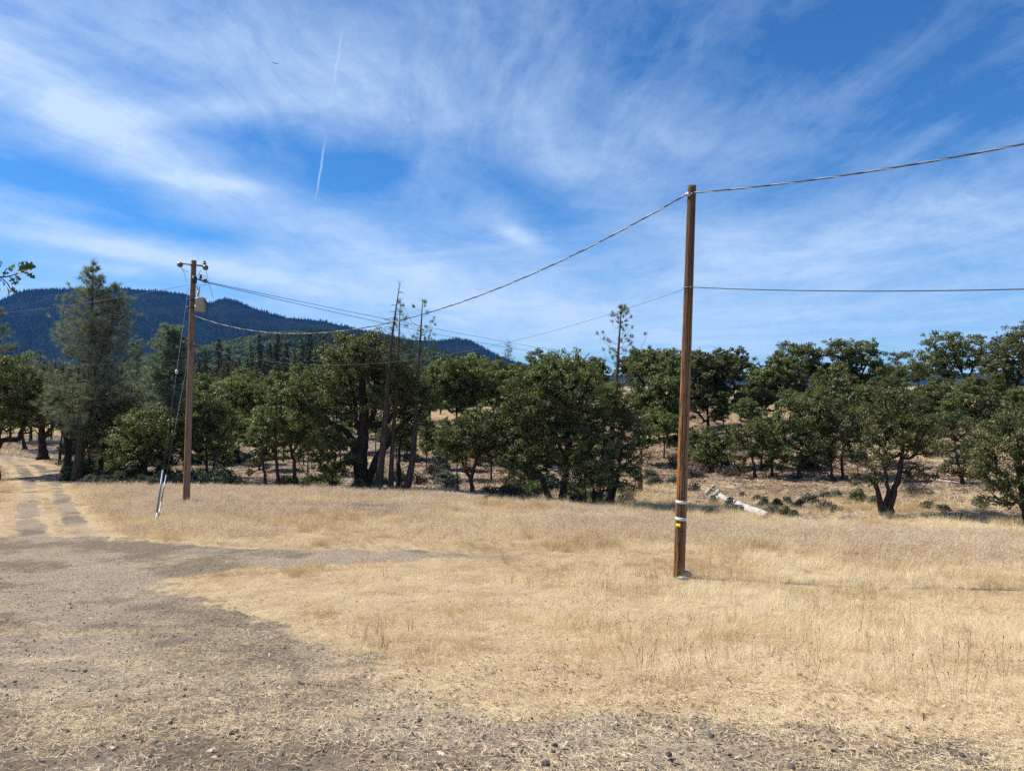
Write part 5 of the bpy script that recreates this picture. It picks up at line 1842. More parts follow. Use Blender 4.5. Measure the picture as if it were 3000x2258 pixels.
FIRC = {}
mid = sorted([f for f in firs if 560 < f[0] < 1020])
for n_, (x_, yt, d) in enumerate(mid):
    conifer(x_, yt + 4, d, '%s dark fir from the left in the row right of the transformer pole' % ORD[n_], 'dark firs below the green hill', 'fir_needle' if n_ % 5 else 'pine_needle', n_ % 3)
oth = sorted([f for f in firs if f[0] <= 560])
for n_, (x_, yt, d) in enumerate(oth):
    conifer(x_, yt, d, '%s dark fir from the left showing round the two stemmed pine' % ORD[n_], 'dark firs by the two stemmed pine', 'fir_needle', n_ % 3)
oth = sorted([f for f in firs if f[0] >= 1020])
for n_, (x_, yt, d) in enumerate(oth):
    conifer(x_, yt, d, '%s dark fir from the left in the skyline behind the oaks, centre' % ORD[n_], 'dark firs on the centre skyline', 'fir_needle', n_ % 3)
for n_, (x_, yt, d, w_) in enumerate([(648, 1052, 215, 'left'), (682, 1048, 225, 'right')]):
    conifer(x_, yt, d, 'rust brown dying fir among the dark firs, the %s one of two' % w_, None, 'brown_needle', n_)
for n_, (x_, yt, d, w_) in enumerate([(620, 1070, 150, 'nearest the transformer pole'), (795, 1085, 150, 'above the light green oaks'), (560, 1120, 140, 'just behind the transformer pole'), (1420, 1055, 120, 'pale topped, left of the bare brown conifer'), (1375, 1080, 110, 'low one right of the slim pines')]):
    conifer(x_, yt, d, 'pale grey green young pine, ' + w_, None, 'grey_needle', 3, 1.0, 'grey_pine')


# ------------------------------------------------------------------ utility poles
def pole_shaft(base, top, r0, r1, mat, parent, cracks, seed, sides=56, rows=150, extra=.35):
    """weathered round pole with drying cracks carved into it; local coords with z along the pole"""
    r = np.random.default_rng(seed)
    ax = top - base
    L = ax.length
    zs = np.concatenate([[-extra], np.linspace(0, L, rows)])
    an = np.arange(sides) * 2 * math.pi / sides
    V = []
    for z in zs:
        t = max(0, z / L)
        rad = r0 + (r1 - r0) * t
        rr_ = np.full(sides, rad) * (1 + .012 * np.sin(an * 3 + z * .4) + .008 * r.normal(0, 1, sides))
        for (a0, za, zb_, dp, wd) in cracks:
            if za < z < zb_:
                wander = a0 + .10 * math.sin(z * 1.3 + a0 * 5) + .05 * math.sin(z * 4.1)
                e = min(1, (z - za) / .4, (zb_ - z) / .4)
                dd = np.abs((an - wander + math.pi) % (2 * math.pi) - math.pi)
                rr_ = rr_ - dp * e * np.exp(-(dd / wd) ** 2)
        V.append(np.stack([rr_ * np.cos(an), rr_ * np.sin(an), np.full(sides, z)], -1))
    V[-1][:, 2] += np.convolve(np.tile(r.normal(0, .022, sides), 3), np.ones(5) / 5, 'same')[sides:2 * sides]
    V = np.concatenate(V)
    n = len(zs)
    i = np.arange(n - 1)[:, None] * sides
    j = np.arange(sides)[None, :]
    k = (j + 1) % sides
    Q = np.stack([i + j, i + k, i + sides + k, i + sides + j], -1).reshape(-1, 4)
    V = np.vstack([V, [[0, 0, L - .02]]])
    c = len(V) - 1
    T = [((n - 1) * sides + jj, (n - 1) * sides + (jj + 1) % sides, c) for jj in range(sides)]
    return link('shaft', np_mesh('shaft', V, [Q, np.array(T)], smooth=True), mat, parent), L


def pole_root(name, label, base, top):
    root = thing(name, label, 'utility pole', base)
    root.rotation_euler = (top - base).to_track_quat('Z', 'Y').to_euler()
    root.rotation_mode = 'QUATERNION'
    # keep the local x axis pointing to the photo's right
    zax = (top - base).normalized()
    xax = (Vector((1, 0, 0)) - zax * zax.x).normalized()
    yax = zax.cross(xax)
    root.rotation_quaternion = Matrix((xax, yax, zax)).transposed().to_quaternion()
    return root


ND, FD = 17.0, 32.0
nbx, nby = P(1989, 1690, ND).x, ND
nb = Vector((nbx, nby, hz(nbx, nby)))
ntop = P(2027, 545, ND)
near = pole_root('utility_pole', 'near wooden utility pole with two white bands, right of centre', nb, ntop)
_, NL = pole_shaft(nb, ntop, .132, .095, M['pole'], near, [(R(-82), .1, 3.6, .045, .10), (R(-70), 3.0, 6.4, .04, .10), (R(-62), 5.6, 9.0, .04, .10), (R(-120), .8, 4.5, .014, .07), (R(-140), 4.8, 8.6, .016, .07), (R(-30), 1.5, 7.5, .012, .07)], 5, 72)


def near_r(z):
    return .132 + (.095 - .132) * z / NL


def pz(py_):   # height along the near pole for a photo row
    return (1690 - py_) / (1690 - 545) * NL


for (y_, nm) in ((1468, 'upper'), (1517, 'lower')):
    z = pz(y_)
    mb = MB()
    rr_ = near_r(z) + .006
    mb.lathe((0, 0, z), [(rr_ - .02, -.036), (rr_, -.036), (rr_, .036), (rr_ - .02, .036)], 40)
    o = mb.build('white_band', M['white_band'], near, True)
z = pz(1535)
mb = MB()
for q in range(5):
    a = R(-150 + q * 10)
    rr_ = near_r(z) + .007
    mb.box((rr_ * math.cos(a), rr_ * math.sin(a), z), (.006, rr_ * R(10) * 1.03, .075), Matrix.Rotation(a, 3, 'Z'))
mb.build('yellow_tag', M['yellow_tag'], near)
rh = np.random.default_rng(8)
for (y_, a) in [(1455, -88), (1552, -95), (1640, -80), (1372, -75), (1285, -70), (1215, -62), (1160, -68), (1055, -72), (990, -60), (865, -66), (772, -64), (692, -66), (630, -64)]:
    z = pz(y_)
    a = R(a)
    rr_ = near_r(z)
    mb = MB()
    mb.lathe((rr_ * math.cos(a) * .97, rr_ * math.sin(a) * .97, z), [(.012, 0), (.013, .009), (.009, .011)], 10, (math.cos(a), math.sin(a), 0))
    mb.build('bolt_hole', M['hole'], near)
# cable clamp at the top and wire clamp lower down
mb = MB()
z = pz(572)
mb.box((-.085, -.06, z), (.08, .06, .09))
mb.box((-.13, -.05, z + .005), (.05, .05, .05))
mb.lathe((-.03, -.115, z), [(.016, 0), (.016, .05), (.01, .055)], 10, (0, -1, 0))
mb.build('cable_clamp', M['galv'], near)
mb = MB()
z = pz(843)
mb.lathe((0, 0, z), [(near_r(z) - .01, -.014), (near_r(z) + .009, -.014), (near_r(z) + .009, .014), (near_r(z) - .01, .014)], 30)
mb.box((near_r(z) * .2, -near_r(z) - .014, z), (.05, .025, .05))
mb.build('wire_clamp', M['wire_grey'], near)

# far pole with the transformer
fbx = P(545, 1477, FD).x
fb = Vector((fbx, FD, hz(fbx, FD)))
ftop = P(568, 763, FD)
farp = pole_root('utility_pole', 'far wooden utility pole carrying a grey transformer, on the left', fb, ftop)
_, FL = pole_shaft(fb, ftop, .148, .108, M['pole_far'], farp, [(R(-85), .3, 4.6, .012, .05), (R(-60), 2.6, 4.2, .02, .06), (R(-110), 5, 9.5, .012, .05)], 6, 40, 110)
kf = FD / F


def fz(py_):
    return (1477 - py_) / (1477 - 763) * FL


def fx(px_, py_):   # offset to the photo's right of the pole axis
    ax_ = 545 + (568 - 545) * (1477 - py_) / (1477 - 763)
    return (px_ - ax_) * kf


YF = -.17           # hardware sits on the camera side of the shaft
mb = MB()
a0, a1 = np.array([fx(531, 774), YF, fz(774)]), np.array([fx(608, 781), YF, fz(781)])
mb.tube([a0, a1], .035, 8)
mb.box((0, YF + .04, fz(777)), (.12, .1, .14))
arm = mb.build('top_arm', M['fiberglass'], farp)
for (x_, y_) in ((534, 779), (608, 785)):
    mb = MB()
    mb.lathe((fx(x_, y_), YF - .05, fz(y_)), [(.03, -.09), (.1, -.07), (.115, -.02), (.06, 0), (.115, .03), (.1, .07), (.03, .09)], 14, (0.25, 1, 0))
    mb.build('disc_insulator', M['ceramic'], farp, True)
for (x_, y_) in ((604, 772), (593, 813)):
    mb = MB()
    mb.lathe((fx(x_, y_), YF, fz(y_)), [(.012, -.12), (.02, -.04), (.085, -.05), (.07, 0), (.04, .01), (.06, .03), (.04, .08), (.045, .1)], 12)
    mb.build('pin_insulator', M['green_glass'], farp, True)
mb = MB()
mb.tube([[fx(574, 816), YF, fz(816)], [fx(606, 825), YF - .05, fz(825)]], .035, 8)
mb.box((fx(573, 818), YF + .06, fz(820)), (.14, .2, .3))
mb.build('side_arm', M['iron'], farp)
mb = MB()
mb.lathe((fx(607, 824), YF - .05, fz(824)), [(.02, -.1), (.07, -.06), (.085, -.02), (.05, 0), (.09, .03), (.07, .07), (.02, .1)], 14, (1, -.1, -.1))
mb.build('disc_insulator', M['ceramic'], farp, True)
# transformer
mb = MB()
tc_ = np.array([fx(593, 890), YF - .05, fz(892)])
mb.lathe(tc_, [(.2, -.30), (.215, -.295), (.215, -.27), (.218, -.27), (.218, .22), (.228, .225), (.228, .25), (.21, .28), (.12, .31), (.02, .315)], 28)
tr = mb.build('transformer', M['trans_paint'], farp, True)
mb = MB()
mb.lathe(tc_ + [-.10, -.02, .3], [(.03, 0), (.06, .03), (.035, .06), (.06, .1), (.035, .13), (.055, .17), (.03, .2), (.02, .3)], 12)
mb.build('bushing', M['ceramic_grey'], tr, True)
mb = MB()
mb.tube([tc_ + [-.12, 0, .5], tc_ + [-.17, 0, .78]], .03, 8)
mb.tube([tc_ + [-.07, 0, .5], tc_ + [-.045, 0, .75]], .03, 8)
mb.box(tc_ + [-.1, 0, .5], (.12, .06, .05))
mb.build('fuse_cutout', M['ceramic_grey'], tr)
for (nm, c_, sz_, rt_, mt_) in (('lug', tc_ + [-.03, -.222, .2], (.04, .02, .05), 0, 'trans_paint'), ('terminal', tc_ + [.15, -.165, .22], (.05, .04, .05), 0, 'trans_paint'), ('label_plate', tc_ + [-.14, -.172, -.1], (.06, .012, .09), -.7, 'white_paint')):
    mb = MB()
    mb.box(c_, sz_, Matrix.Rotation(rt_, 3, 'Z'))
    mb.build(nm, M[mt_], tr)
for zz_ in (.2, -.13):
    mb = MB()
    mb.tube([(-.2, YF + .03, tc_[2] + zz_), (-.1, YF + .02, tc_[2] + zz_), (tc_[0] * .7, YF + .01, tc_[2] + zz_)], [.035, .03, .03], 8)
    mb.build('bracket', M['iron'], tr)
mb = MB()
mb.tube(smooth_path([tc_ + [.2, -.05, .2], tc_ + [.32, -.1, .05], tc_ + [.36, -.1, -.25], tc_ + [.3, -.05, -.5], tc_ + [.12, 0, -.72], tc_ + [-.1, .05, -.66]], 6), .012, 6)
mb.tube(smooth_path([tc_ + [.2, -.02, .18], tc_ + [.26, -.08, 0], tc_ + [.31, -.1, -.25], tc_ + [.26, -.05, -.5], tc_ + [.1, 0, -.68], tc_ + [-.1, .05, -.62]], 6), .012, 6)
mb.build('service_lead', M['wire_dark'], tr)
# jumper loops and down leads at the top
mb = MB()
for pts in ([(575, 812), (590, 806), (606, 810), (615, 826)], [(537, 788), (546, 802), (553, 830)], [(610, 790), (618, 830), (632, 874)], [(594, 792), (588, 810)], [(576, 838), (600, 836), (616, 833), (622, 830)], [(538, 788), (548, 796), (558, 799)]):
    mb.tube(smooth_path([(fx(x_, y_), YF - .05, fz(y_)) for x_, y_ in pts], 5), .008, 5)
mb.build('jumper_wire', M['wire_dark'], farp)
# lower wire bracket
mb = MB()
mb.box((0, YF + .02, fz(1005)), (.5, .07, .06))
mb.tube([(-.26, YF, fz(1001)), (-.16, YF - .03, fz(1006))], .05, 8)
mb.tube([(.16, YF - .03, fz(1006)), (.27, YF, fz(1010))], .05, 8)
mb.tube([(0, YF, fz(1010)), (.03, YF + .03, fz(1040))], .03, 6)
mb.build('wire_bracket', M['stump_wood'], farp)
for (y_, a) in ((1090, -80), (1150, -75), (1250, -85), (1320, -100), (1430, -75), (960, -80)):
    z = fz(y_)
    a = R(a)
    rr_ = .148 - .04 * z / FL
    mb = MB()
    mb.lathe((rr_ * math.cos(a) * .97, rr_ * math.sin(a) * .97, z), [(.013, 0), (.014, .009), (.009, .011)], 8, (math.cos(a), math.sin(a), 0))
    mb.build('bolt_hole', M['hole'], farp)
mb = MB()
mb.box((.03, -.148 + .04 * .3, fz(1300)), (.03, .012, .5))
# small pole in the clearing
sb = P(748, 1290, 85)
sbz = hz(sb.x, 85)
stp = P(750, 1192, 85)
small = pole_root('utility_pole', 'small distant grey utility pole in the clearing behind the oaks', Vector((sb.x, 85, sbz)), stp)
pole_shaft(Vector((sb.x, 85, sbz)), stp, .15, .11, M['pole_grey'], small, [], 9, 12, 12)
mb = MB()
SL = (stp - Vector((sb.x, 85, sbz))).length
mb.box((.1, -.15, SL - .35), (1.0, .1, .1))
mb.build('cross_arm', M['pole_grey'], small)
mb = MB()
mb.lathe((.45, -.2, SL - .55), [(.02, -.12), (.12, -.1), (.12, .1), (.02, .13)], 10)
mb.build('insulator', M['ceramic_grey'], small)


# ------------------------------------------------------------------ wires
def span(a, b, sag, n=60):
    t = np.linspace(0, 1, n)[:, None]
    a, b = np.array(a), np.array(b)
    return a + (b - a) * t + np.array([0, 0, -1]) * (4 * sag * t * (1 - t))


def wire(label, pts, rad, mat, group=None, sides=6, name='wire'):
    mb = MB()
    mb.tube(pts, rad, sides)
    o = mb.build(name, M[mat], None, True, origin=tuple(pts[0]))
    tag(o, label, 'wire', group)
    return o


def twisted(label, pts, strands, pitch, hr):
    root = thing('twisted_cable', label, 'cable', tuple(pts[0]))
    L = np.concatenate([[0], np.cumsum(np.linalg.norm(np.diff(pts, axis=0), axis=1))])
    n = int(L[-1] / .05)
    s_ = np.linspace(0, L[-1], n)
    C = np.stack([np.interp(s_, L, pts[:, c]) for c in range(3)], -1)
    T = np.gradient(C, axis=0)
    T /= np.linalg.norm(T, axis=1)[:, None]
    A = np.cross(T, [0, 0, 1.0])
    A /= np.linalg.norm(A, axis=1)[:, None]
    B = np.cross(T, A)
    for q, (rad, mat) in enumerate(strands):
        ph = s_ / pitch * 2 * math.pi + q * 2 * math.pi / len(strands)
        pp = C + hr * (A * np.cos(ph)[:, None] + B * np.sin(ph)[:, None]) - pts[0]
        mb = MB()
        mb.tube(pp, rad, 5)
        mb.build('strand', M[mat], root, True)
    return root


def on_near(py_, dx_=0, dy_=-.13):
    z = pz(py_)
    return np.array(near.matrix_basis @ Vector((dx_, dy_, z)))


def on_far(px_, py_, dy_=YF):
    return np.array(farp.matrix_basis @ Vector((fx(px_, py_), dy_, fz(py_))))


ST = [(.010, 'wire_dark'), (.010, 'wire_dark'), (.009, 'wire_alu')]
twisted('twisted service cable sagging from the near pole top to the transformer pole', span(on_near(571, -.12, -.06), on_far(572, 924), 1.79, 90), ST, .95, .0095)
twisted('twisted service cable running from the near pole top out of the photo to the right', span(on_near(569, .02, -.13), np.array([14, 6, EYE + 4.54]), .5, 60), ST, .95, .0095)
wire('thin communication wire sagging from the near pole down to the transformer pole', span(on_near(845, -.04, -.13), on_far(574, 1006), 1.31), .0042, 'wire_dark')
wire('thin level wire from the middle of the near pole to the right edge', span(on_near(843, .03, -.13), np.array([14, 6, EYE + 1.4]), .3), .011, 'wire_dark')
wire('darker communication wire leaving the transformer pole towards the clearing', span(on_far(572, 1012), np.array(P(1010, 1150, 90)), .9), .012, 'wire_dark')
e1, e2 = np.array(P(1800, 1049, 110)), np.array(P(1803, 1053, 110))
wire('upper one of two power lines running from the transformer pole to the middle', span(on_far(610, 826), e1, .36), .012, 'wire_dark', 'pair of power lines')
wire('lower one of two power lines running from the transformer pole to the middle', span(on_far(611, 828), e2, .75), .012, 'wire_dark', 'pair of power lines')
wire('single power line leaving the transformer pole to the left behind the pines', span(on_far(553, 836, -.1), np.array(P(-320, 925, 52)), .5), .008, 'wire_dark')
wire('thin low wire passing behind the trees on the left', span(np.array(P(570, 1052, 33)), np.array(P(-300, 1065, 60)), .3), .005, 'wire_dark')

# guy wires with plastic guards
def on_ray(px_, py_, a, b):
    """point of segment a-b that shows nearest to a photo column/row"""
    best, bt = None, 1e9
    for t in np.linspace(0, 1, 400):
        p = a + (b - a) * t
        e = abs(CY - (p[2] - EYE) / p[1] * F - py_)
        if e < bt:
            best, bt = p, e
    return best


ax_, ay_ = ground_hit(456, 1530)
anchor = np.array([ax_, ay_, hz(ax_, ay_) + .02])


def guy(label, top, a_off, y_g0, y_g1, mat, rad, ins):
    root = thing('guy_wire', label, 'guy wire', tuple(anchor))
    an_ = anchor + np.array(a_off)
    loc = lambda p: np.array(p) - anchor
    mb = MB()
    mb.tube([loc(top), loc(an_)], .007, 5)
    mb.build('strand', M['wire_grey'], root)
    g0, g1 = on_ray(0, y_g0, top, an_), on_ray(0, y_g1, top, an_)
    mb = MB()
    mb.tube([loc(g0), loc(g1)], [rad * .9, rad], 12)
    mb.build('guard_tube', M[mat], root, True)
    mb = MB()
    mb.tube([loc(g1), loc(an_) * .98, loc(an_) - [0, 0, .15]], .02, 8)
    mb.lathe(loc(an_) + (loc(g1) - loc(an_)) * .35, [(.02, -.04), (.045, -.02), (.045, .02), (.02, .04)], 10, tuple(g1 - an_))
    mb.build('anchor_rod', M['galv'], root, True)
    if ins:
        p = on_ray(0, ins, top, an_)
        mb = MB()
        mb.lathe(loc(p), [(.015, -.1), (.05, -.07), (.06, 0), (.05, .07), (.015, .1)], 12, tuple(top - an_))
        mb.build('strain_insulator', M['ceramic_grey'], root, True)
    return root


guy('long guy wire with an insulator and a blue grey guard, left of the transformer pole', on_far(556, 840, -.12), (0, 0, 0), 1376, 1500, 'guard', .036, 1088)
guy('shorter guy wire with a pale guard, just inside the long one', on_far(562, 1015, -.14), (.06, .02, 0), 1391, 1468, 'guard_pale', .026, None)


# ------------------------------------------------------------------ logs, stump, stones, shrubs
def rough_log(name, label, a, b, r0, r1, mat, seed, sides=14, rows=26, cat='log', hollow=False, group=None):
    r = np.random.default_rng(seed)
    a, b = np.array(a), np.array(b)
    t = np.linspace(0, 1, rows)
    pts = a + (b - a) * t[:, None]
    zg = H(pts[:, 0], pts[:, 1])
    rad = r0 + (r1 - r0) * t
    pts[:, 2] = .5 * (zg + np.linspace(zg[0], zg[-1], rows)) + rad * .75
    c = pts[0].copy()
    mb = MB()
    mb.tube(pts - c, rad * (1 + .06 * r.normal(0, 1, rows)), sides)
    mb.v[0] = mb.v[0] + r.normal(0, .02 * r0 / .2, mb.v[0].shape)
    for q in range(3):
        s_ = r.uniform(.15, .9)
        p = a + (b - a) * s_ - c
        p[2] = np.interp(s_, t, pts[:, 2]) - c[2]
        d_ = r.normal(0, 1, 3)
        d_[2] = abs(d_[2])
        d_ /= np.linalg.norm(d_)
        mb.tube([p, p + d_ * (r0 * 1.8)], [r0 * .3, r0 * .15], 6)
    o = mb.build(name, M[mat], None, True)
    o.location = c
    tag(o, label, cat, group)
    return o


def gxy(xi, yi):
    x_, y_ = ground_hit(xi, yi)
    return (x_, y_, 0)


def at_d(xi, d):
    return ((xi - CX) / F * d, d, 0)


rough_log('fallen_log', 'long bleached white log lying at the foot of the slope, right of the near pole', at_d(2112, 40.5), at_d(2246, 34.4), .17, .21, 'bleached', 1)
rough_log('fallen_log', 'grey log lying along the field edge below the big oak', at_d(905, 38.5), at_d(1032, 38.6), .11, .13, 'dead_wood', 2)
rough_log('fallen_log', 'grey log under the slim pines at the field edge', at_d(1085, 38.8), at_d(1195, 38.6), .12, .10, 'dead_wood', 3)
rough_log('fallen_log', 'pale log end sticking out in front of the small forked oak', at_d(1285, 37.8), at_d(1425, 36.6), .14, .16, 'dead_wood', 4)
rough_log('fallen_log', 'thin grey log at the left foot of the broad clump', at_d(1510, 36.4), at_d(1570, 36.2), .07, .08, 'dead_wood', 5)
rough_log('fallen_branch', 'bare white fallen branch on the slope left of the right edge oak', at_d(2735, 43), at_d(2815, 42), .1, .05, 'bleached', 6, cat='branch')
rough_log('fallen_branch', 'grey dead branch lying on the bank right of the near pole', at_d(2090, 46), at_d(2150, 45), .09, .04, 'dead_wood', 7, cat='branch')
rough_log('fallen_log', 'short log by the shrubs on the slope behind the slim pines', at_d(1245, 47), at_d(1275, 47), .14, .14, 'dead_wood', 8)
# sawn block left of the big oak
mb = MB()
bx_, by_, _ = at_d(884, 39.3)
mb.lathe((0, 0, 0), [(.2, -.05), (.25, 0), (.24, .26), (.22, .3)], 12)
o = mb.build('sawn_block', M['stump_wood'])
o.location = (bx_, by_, hz(bx_, by_))
tag(o, 'short sawn log block standing at the field edge left of the big oak', 'log')
# stump
sx, sy, _ = at_d(1873, 43)
root = thing('tree_stump', 'tall broken tree stump between the oak clump and the near pole', 'stump', (sx, sy, hz(sx, sy)))
r_ = np.random.default_rng(4)
mb = MB()
pts = np.array([[0, 0, -.1], [0, 0, .25], [.02, 0, .6], [-.02, 0, .9], [-.04, 0, 1.0]])
mb.tube(pts, [.27, .2, .18, .16, .13], 12)
mb.build('trunk', M['stump_wood'], root, True)
mb = MB()
for q in range(6):
    a = r_.random() * 6.28
    p = np.array([.1 * math.cos(a), .1 * math.sin(a), .93])
    mb.tube([p, p + np.array([r_.normal(0, .05), r_.normal(0, .05), r_.uniform(.1, .3)])], [.05, .01], 5)
mb.build('splinters', M['stump_wood'], root)
# sawn rounds, a heap
rw = np.random.default_rng(12)
heap = [(2072, 41.8, 'leftmost'), (2080, 42.6, 'second'), (2083, 41.0, 'dark ended'), (2090, 42.2, 'topmost'), (2096, 41.2, 'middle'), (2105, 41.8, 'upright'), (2112, 41.0, 'big hollow looking'), (2100, 40.2, 'nearest')]
for q, (x_, d, w_) in enumerate(heap):
    X0, Y0, _ = at_d(x_, d)
    mb = MB()
    rr_ = rw.uniform(.09, .15)
    ln = rw.uniform(.14, .24)
    axv = Vector((rw.normal(0, 1), rw.normal(0, 1) - .3, rw.normal(0, .4)))
    mb.lathe((0, 0, 0), [(rr_ * .9, -ln / 2), (rr_, -ln / 2 + .02), (rr_ * 1.03, ln / 2 - .02), (rr_ * .9, ln / 2)], 12, tuple(axv))
    o = mb.build('log_round', M['bleached'])
    o.location = (X0, Y0, hz(X0, Y0) + rr_ * .85 + (.25 if w_ == 'topmost' else 0))
    tag(o, '%s sawn log round in the white heap beyond the near pole' % w_, 'log', 'heap of sawn log rounds')
# pale rocks at the near pole's foot
def stone(name, label, x_, y_, size, mat, seed, group=None, sink=.3, sub=3):
    import bmesh
    r = np.random.default_rng(seed)
    bm = bmesh.new()
    bmesh.ops.create_icosphere(bm, subdivisions=sub, radius=1.0)
    ph = r.random(6) * 6.28
    pl = r.normal(0, 1, (7, 3))
    pl /= np.linalg.norm(pl, axis=1)[:, None]
    for v in bm.verts:
        c = np.array(v.co)
        s_ = 1.0
        for p in pl:
            dd = c @ p
            if dd > .62:
                s_ = min(s_, .62 / dd + .12)
        s_ *= 1 + .06 * math.sin(c[0] * 5 + ph[0]) * math.sin(c[1] * 6 + ph[1])
        v.co = Vector(c * s_ * np.array(size))
    me = bpy.data.meshes.new(name)
    bm.to_mesh(me)
    bm.free()
    o = link(name, me, M[mat])
    o.location = (x_, y_, hz(x_, y_) + size[2] * (1 - 2 * sink))
    o.rotation_euler = (0, 0, r.random() * 6.28)
    tag(o, label, 'rock', group)
    return o


x_, y_, _ = at_d(2013, 16.95)
stone('rock', 'larger pale grey rock leaning against the right foot of the near pole', x_, y_, (.12, .1, .12), 'rock', 3, sink=.2)
x_, y_, _ = at_d(2000, 16.65)
stone('rock', 'flat pale rock in front of the near pole foot', x_, y_, (.13, .09, .045), 'rock', 4, sink=.1)
STN = [(250, 1967, .05, 'dark blue stone by itself on the gravel, left'), (340, 2040, .04, 'grey lichen spotted stone below the dark blue stone'), (540, 2040, .035, 'small black stone left of the middle of the gravel'), (384, 2082, .035, 'black stone lower left on the gravel'),
       (500, 2120, .045, 'grey green flat stone in the lower left gravel'), (678, 2150, .045, 'one of two black stones close together, left one'), (694, 2143, .04, 'one of two black stones close together, right one'), (1230, 2112, .055, 'largest black stone in the middle foreground gravel'),
       (1184, 2110, .03, 'small dark stone left of the largest black stone'), (1626, 2185, .05, 'black stone above the bottom edge, right of the middle'), (1600, 2240, .06, 'black stone cut close to the bottom edge'), (1620, 2205, .04, 'dark stone between two black stones near the bottom edge'),
       (2085, 2158, .06, 'dark blue grey stone in the gravel right of the middle'), (2818, 2214, .05, 'blue grey stone near the bottom right corner'), (2880, 2212, .045, 'small grey stone rightmost in the bottom gravel'), (1960, 2212, .055, 'brown black stone at the bottom right of the middle'),
       (2322, 2255, .05, 'dark stone on the bottom edge, right'), (1046, 2052, .03, 'dark pebble at the right rim of the left gravel'), (862, 1934, .04, 'dark pebble at the edge of the straw spur'), (205, 1770, .05, 'dark clod on the far left gravel'), (216, 1736, .05, 'second dark clod beyond the first, far left gravel'),
       (1700, 2110, .04, 'black pebble where the leaf litter meets the gravel'), (1045, 2070, .028, 'pale speckled pebble beside the dark pebble')]
for q, (px_, py_, s_, lb) in enumerate(STN):
    gx_, gy_ = ground_hit(px_, min(py_, 2250))
    stone('stone', lb, gx_, gy_, (s_ * .52, s_ * .4, s_ * .3), 'dark_stone', 40 + q, 'stones lying on the gravel', .25, 2)

# shrubs
SH = {}


def shrub(label, xi, d, rx, ry, seed, mat='shrub_leaf', group=None, twiggy=False):
    """round bush given its photo half width / height"""
    r = np.random.default_rng(seed)
    X0 = (xi - CX) / F * d
    zb = hz(X0, d)
    k_ = d / F
    root = thing('shrub', label, 'shrub', (X0, d, zb - .02), group)
    rad = np.array([rx * k_, rx * k_ * .9, ry * k_])
    n = max(14, int(34 * (rad.mean() / .5)))
    dr = r.normal(0, 1, (n, 3))
    dr[:, 2] = np.abs(dr[:, 2])
    dr /= np.linalg.norm(dr, axis=1)[:, None]
    C = dr * rad * r.uniform(.5, 1.0, (n, 1)) * np.array([1, 1, 1.9]) * np.array([1, 1, .95])
    mb = MB()
    for c in C:
        b = np.array([r.normal(0, .12) * rad[0], r.normal(0, .12) * rad[0], -.03])
        m_ = (b + c) / 2 + r.normal(0, .08, 3) * rad.mean()
        mb.tube([b, m_, c], [.016, .011, .005], 4, False)
        if twiggy:
            for q in range(6):
                s_ = m_ + (c - m_) * r.random()
                mb.tube([s_, s_ + r.normal(0, .3, 3) * rad.mean()], [.007, .003], 3, False)
    mb.build('stem', M['grey_bark' if twiggy else 'oak_bark'], root)
    RC = np.full(n, .3 * rad.mean() ** .8 + .06) * r.uniform(.7, 1.2, n)
    V, T, tint = leaf_cloud(C, RC, 16 if twiggy else 75, .055 + .001 * d, r, .9, .5)
    ok = V.reshape(-1, 4, 3)[:, :, 2].min(1) > -.02
    V = V.reshape(-1, 4, 3)[ok].reshape(-1, 3)
    m_ = ok.sum()
    o_ = np.arange(m_)[:, None] * 4
    T = np.concatenate([o_ + [0, 1, 2], o_ + [0, 2, 3]], 0)
    link('foliage', np_mesh('foliage', V, T, tint.reshape(-1, 4)[ok].ravel()), M[mat], root)
    return root


shrub('round dark shrub at the foot of the tall grey pine', 200, 45, 22, 22, 1, 'green_shrub_leaf')
for q, (x_, d, rx, ry, w_) in enumerate([(262, 43, 26, 16, 'leftmost'), (300, 42, 30, 20, 'second'), (350, 41.5, 36, 24, 'third'), (405, 41.5, 38, 22, 'fourth'), (465, 41, 34, 24, 'fifth'), (510, 41, 30, 22, 'sixth'), (585, 41, 34, 22, 'first right of the pole'), (640, 41.5, 38, 26, 'largest, right of the pole'), (690, 42, 24, 16, 'last before the clearing')]):
    shrub('grey green shrub at the field edge near the transformer pole, %s' % w_, x_, d, rx, ry, 10 + q, 'shrub_leaf', 'grey shrubs at the left field edge')
for q, (x_, d, rx, ry, tw_, w_) in enumerate([(715, 60, 24, 18, False, 'alone in the sunny clearing'), (1052, 39.5, 26, 18, False, 'in front of the big oak trunk'), (1230, 45, 26, 22, True, 'bare twigged, right of the leaning pine'), (1290, 46, 30, 22, True, 'tall twiggy, behind the slim pines'), (1265, 50, 30, 26, True, 'grey, on the rise behind the slim pines'),
                                              (1320, 42, 32, 20, True, 'left of the small forked oak'), (1440, 40, 34, 20, True, 'low twiggy, right of the small forked oak'), (1500, 39, 36, 22, True, 'twiggy, under the leaning oak'), (1560, 39, 30, 20, True, 'grey twiggy, left of the clump trunks'), (1690, 38, 26, 15, False, 'green, among the clump trunks'),
                                              (1830, 40, 30, 16, True, 'twiggy, below the dark oak by the pine'), (1905, 48, 26, 18, True, 'twiggy, right of the stump'), (2030, 47, 36, 26, True, 'twiggy brush, first right of the near pole'), (2075, 49, 36, 24, True, 'twiggy brush, second right of the near pole'), (1985, 52, 34, 22, True, 'brush half behind the near pole'), (2030, 43, 24, 14, True, 'small twiggy, above the log rounds')]):
    shrub('shrub %s' % w_, x_, d, rx, ry, 30 + q, 'dead_twig' if tw_ else 'shrub_leaf', None, tw_)
